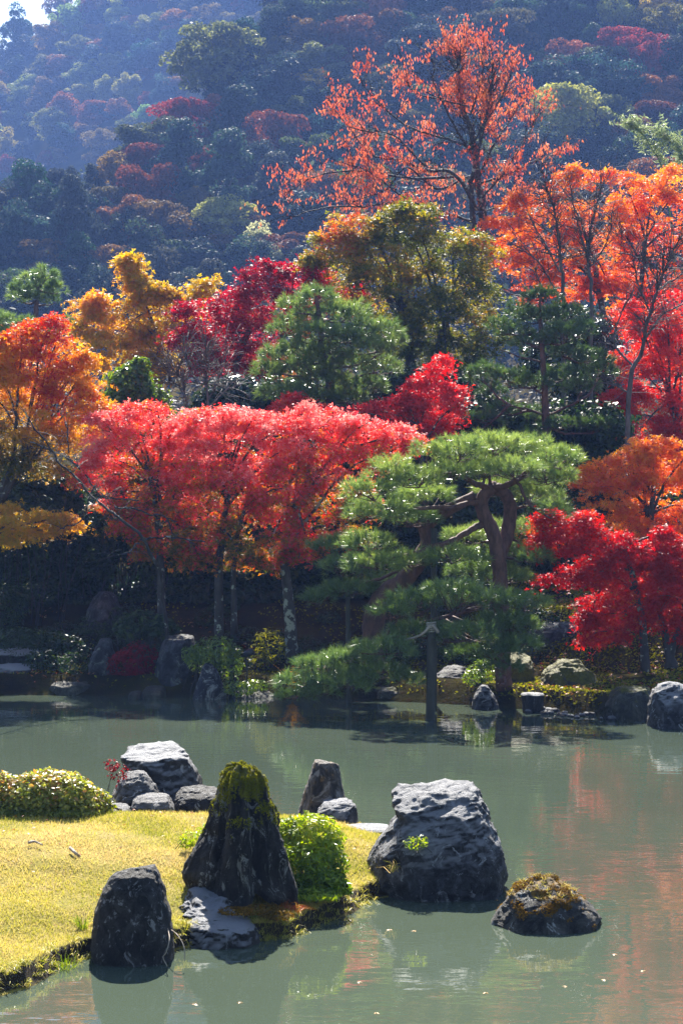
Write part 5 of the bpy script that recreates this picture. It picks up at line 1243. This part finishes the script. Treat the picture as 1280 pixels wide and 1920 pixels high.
# longer grass hanging at the bank
e = np.array([(a + (c - a) * f_) for a, c in zip(ISL[2:14], ISL[3:15]) for f_ in np.linspace(0, 1, 26)[:-1]])
e = e + RNG.normal(size=e.shape) * .06
e = e[poly_dist(e[:, 0], e[:, 1], ISL) > -0.02]
e3 = np.concatenate([e, lawn_z(e[:, 0], e[:, 1])[:, None]], 1)
V, T, t = tufts(e3, 14, .085, .005, .8, .5, (0, .75))
tag(put('bank_grass', mesh(V, T, t, False, M['grass'])), 'longer grass hanging over the front bank of the islet', kind='stuff')

def lawn_base(px, py, Y):
    b_ = P(px, py, Y); b_[2] = lawn_z(np.array(b_[0]), np.array(Y)) - .01
    return b_
def grass_tuft(label, px, py, Y, n, L, mat='greengrass', cat='grass tuft', on=None, w=.005, sp=.4):
    b_ = on if on is not None else lawn_base(px, py, Y)
    V, T, t = tufts(np.array([b_ + np.array([RNG.normal() * .03, RNG.normal() * .03, 0]) for _ in range(4)]), n // 4, L, w, sp, .3)
    o = put('grass_tuft', mesh(V - b_, T, t, False, M[mat])); o.location = b_
    return tag(o, label, cat)
grass_tuft('green grass tuft at the bank just left of the dark upright rock', 120, 1790, 13.95, 50, .2)
grass_tuft('small green grass tuft beside the left flank of the dark upright rock', 150, 1740, 14.6, 40, .16)
grass_tuft('upright grass tuft at the foot of the moss-capped rock', 470, 1690, 15.05, 40, .12)
grass_tuft('reddish dry grass tuft on the bank below the green bush', 540, 1735, 15.35, 160, .13, 'fallen', sp=.9)
shrub('azalea_bush', 'clipped bronze-green azalea bush at the left of the lawn', [(60, 1500, 70, 50, 0), (130, 1508, 66, 50, 0), (0, 1500, 66, 52, .05), (182, 1512, 32, 36, .1), (95, 1482, 80, 40, .15), (-60, 1500, 60, 54, .1), (30, 1530, 60, 34, -.1), (130, 1535, 60, 26, -.1)], 17.7, M['azalea_bronze'], tone_fn(0.5, 0.5, 0.6, (0.3, .9, .4), 3), cat='bush', leaf=0.045, dens=2300, tmpl=KITE, base=lawn_base(90, 1560, 17.7), deep=1.6, lump=.35)
shrub('azalea_bush', 'bright yellow-green azalea bush against the right side of the moss-capped rock', [(585, 1572, 62, 48, .3), (578, 1586, 64, 50, .25), (565, 1630, 64, 52, .05), (612, 1620, 42, 50, .15), (600, 1668, 44, 36, -.1), (540, 1560, 28, 30, .3), (632, 1660, 24, 30, 0), (545, 1670, 40, 36, -.1), (590, 1690, 50, 26, -.25), (640, 1672, 22, 22, -.1)], 15.85, M['azalea'], tone_fn(0.55, 0.45, 0.55, (0.15, .8, .4), 3.5), cat='bush', leaf=0.055, dens=1900, tmpl=OVAL, base=lawn_base(580, 1690, 15.85), deep=1.4, lump=.3)
shrub('azalea_sprig', 'small green sprig behind the left flank of the moss-capped rock', [(365, 1572, 26, 16), (392, 1560, 20, 18), (350, 1580, 16, 10)], 16.4, M['azalea'], tone_fn(0.6, 0.4, 0.6, None, 4), cat='shrub', leaf=0.04, dens=1500, tmpl=OVAL, base=lawn_base(375, 1590, 16.4), stems=2, stem_r=0.004)
shrub('nandina_shrub', 'small red-leaved sprig in front of the broad pale-topped rock', [(222, 1448, 22, 18), (210, 1434, 16, 12), (236, 1462, 14, 14), (226, 1480, 10, 20)], 18.9, M['redshrub'], tone_fn(0.1, 0.5, 0.5, None, 4), leaf=0.03, dens=800, tmpl=KITE, base=lawn_base(225, 1500, 18.95), stems=2, stem_r=0.004)
shrub('creeping_shrub', 'low rusty brown ground plants at the foot of the moss-capped rock', [(490, 1706, 46, 7), (440, 1708, 36, 6), (520, 1715, 34, 9)], 15.05, M['rustmoss'], tone_fn(0.3, 0.4, 0.6, None, 4), leaf=0.025, dens=2000, stems=0, tmpl=KITE, base=lawn_base(480, 1690, 15.05))
# plants rooted in the craggy rock
def on_rock(rk, px, py):
    V_ = rk[1]
    u = 640 + F * V_[:, 0] / V_[:, 1]; w = 960 - F * (V_[:, 2] - CAM_Z) / V_[:, 1]
    k = np.where((np.abs(u - px) < 8) & (np.abs(w - py) < 8))[0]
    return V_[k[np.argmin(V_[k, 1])]] if len(k) else P(px, py, 16.6)
rb = on_rock(big, 780, 1592)
shrub('rock_azalea', 'little green plant growing from a crack in the craggy rock', [(778, 1582, 22, 14, 0), (790, 1575, 12, 12, 0)], rb[1] - .02, M['azalea'], tone_fn(0.5, 0.4, 0.7, None, 4), leaf=0.035, dens=1300, tmpl=OVAL, base=rb, deep=1.0, stems=2, stem_r=0.003)
grass_tuft('pale grass tuft on the left shoulder of the craggy rock', 0, 0, 0, 40, .14, 'grass', on=on_rock(big, 725, 1625), sp=.5)
o, V_, T_, bs_ = isl
pt, nn = surface_points(V_, T_, 60, lambda mid, q: (mid[:, 2] > .22) * np.clip(q[:, 2], 0, 1) + 1e-9)
V, T, t = tufts(pt, 8, .055, .003, .7, .2, (.4, 1))
ob = put('grass_tuft', mesh(V - bs_, T, t, False, M['grass'])); ob.location = bs_
tag(ob, 'thin dry grass growing on the rust-mossed islet rock', 'grass tuft', kind='stuff')
# driftwood and loose roots on the lawn
def stick(name, label, pts, Y0, r, mat='root'):
    q = []
    for px, py in pts:
        Y = Y0
        for _ in range(12):
            z = float(lawn_z(np.array((px - 640) / F * Y), np.array(Y))) + r + 0.028
            Y = (CAM_Z - z) * F / (py - 960)
        q.append(P(px, py, Y))
    q = np.array(q); b_ = q.mean(0)
    mb = MB(); s = spline(q, 8 * len(q)); mb.tube(s, np.linspace(r, r * .5, len(s)), 6, .2)
    o = mb.build(name, M[mat], None, b_, True); o.location = b_
    return tag(o, label, 'branch')
stick('dead_branch', 'long bleached dead branch lying on the lawn behind the dark upright rock', [(132, 1590), (145, 1602), (160, 1612), (185, 1617), (200, 1624), (216, 1638)], 16, .014)
stick('dead_twig', 'short bleached twig lying on the lawn left of the dead branch', [(54, 1580), (66, 1578), (80, 1584)], 17, .012)
for lab, pts in (('pale thin root hanging to the water right of the dark upright rock', [(314, 1738, 14.2), (318, 1760, 13.95), (312, 1785, 13.9), (306, 1795, 13.9), (314, 1812, 13.9)]), ('darker thin root arching over the left end of the low flat rock', [(316, 1740, 14.3), (332, 1752, 14.05), (345, 1775, 13.95), (346, 1800, 13.9)])):
    q = np.array([P(*p) for p in pts]); b_ = q[0]
    mb = MB(); mb.tube(spline(q, 20), .0035, 5); o = mb.build('hanging_root', M['root'], None, b_, True); o.location = b_; tag(o, lab, 'root')
# leaves floating on the pond
lt = mesh(*scatter(np.zeros((1, 3)), np.array([[0, 0, 1.]]), 1.0, np.zeros(1), np.array([.8]), TRI3)[:2], np.full(6, .8), False, M['fallen'])
for i, (px, py) in enumerate([(672, 1842), (730, 1744), (777, 1746), (930, 1688), (1130, 1838), (1205, 1821), (910, 1862), (705, 1900), (365, 1884), (1060, 1850), (450, 1880), (1150, 1790)]):
    Y = CAM_Z * F / (py - 960)
    o = put('floating_leaf', lt); o.location = ((px - 640) / F * Y, Y, .004); o.scale = (.045,) * 3; o.rotation_euler = (0, 0, i * 1.7)
    tag(o, 'tiny fallen leaf floating on the near water', 'leaf', 'leaves floating on the pond')

# ---------------------------------------------------------------- haze
m = bpy.data.materials.new('haze_air'); m.use_nodes = True
nt = m.node_tree
nt.nodes.remove(nt.nodes['Principled BSDF'])
pv = nt.nodes.new('ShaderNodeVolumePrincipled')
pv.inputs['Color'].default_value = (0.25, 0.43, 1.0, 1)
pv.inputs['Density'].default_value = 0.00038
pv.inputs['Anisotropy'].default_value = 0.2
nt.links.new(pv.outputs[0], nt.nodes['Material Output'].inputs['Volume'])
m.cycles.homogeneous_volume = True
X0, X1, Y0, Y1, Z0, Z1 = -420, 420, -70, 580, -3.0, 240
V = np.array([(x, y, z) for x in (X0, X1) for y in (Y0, Y1) for z in (Z0, Z1)], float)
T = np.array([(0, 1, 3), (0, 3, 2), (4, 6, 7), (4, 7, 5), (0, 4, 5), (0, 5, 1), (2, 3, 7), (2, 7, 6), (0, 2, 6), (0, 6, 4), (1, 5, 7), (1, 7, 3)])
tag(put('haze', mesh(V, T, None, False, m)), kind='stuff')
print('TRIS', sum(len(me.polygons) for me in bpy.data.meshes), 'hill', n_h, n_r)
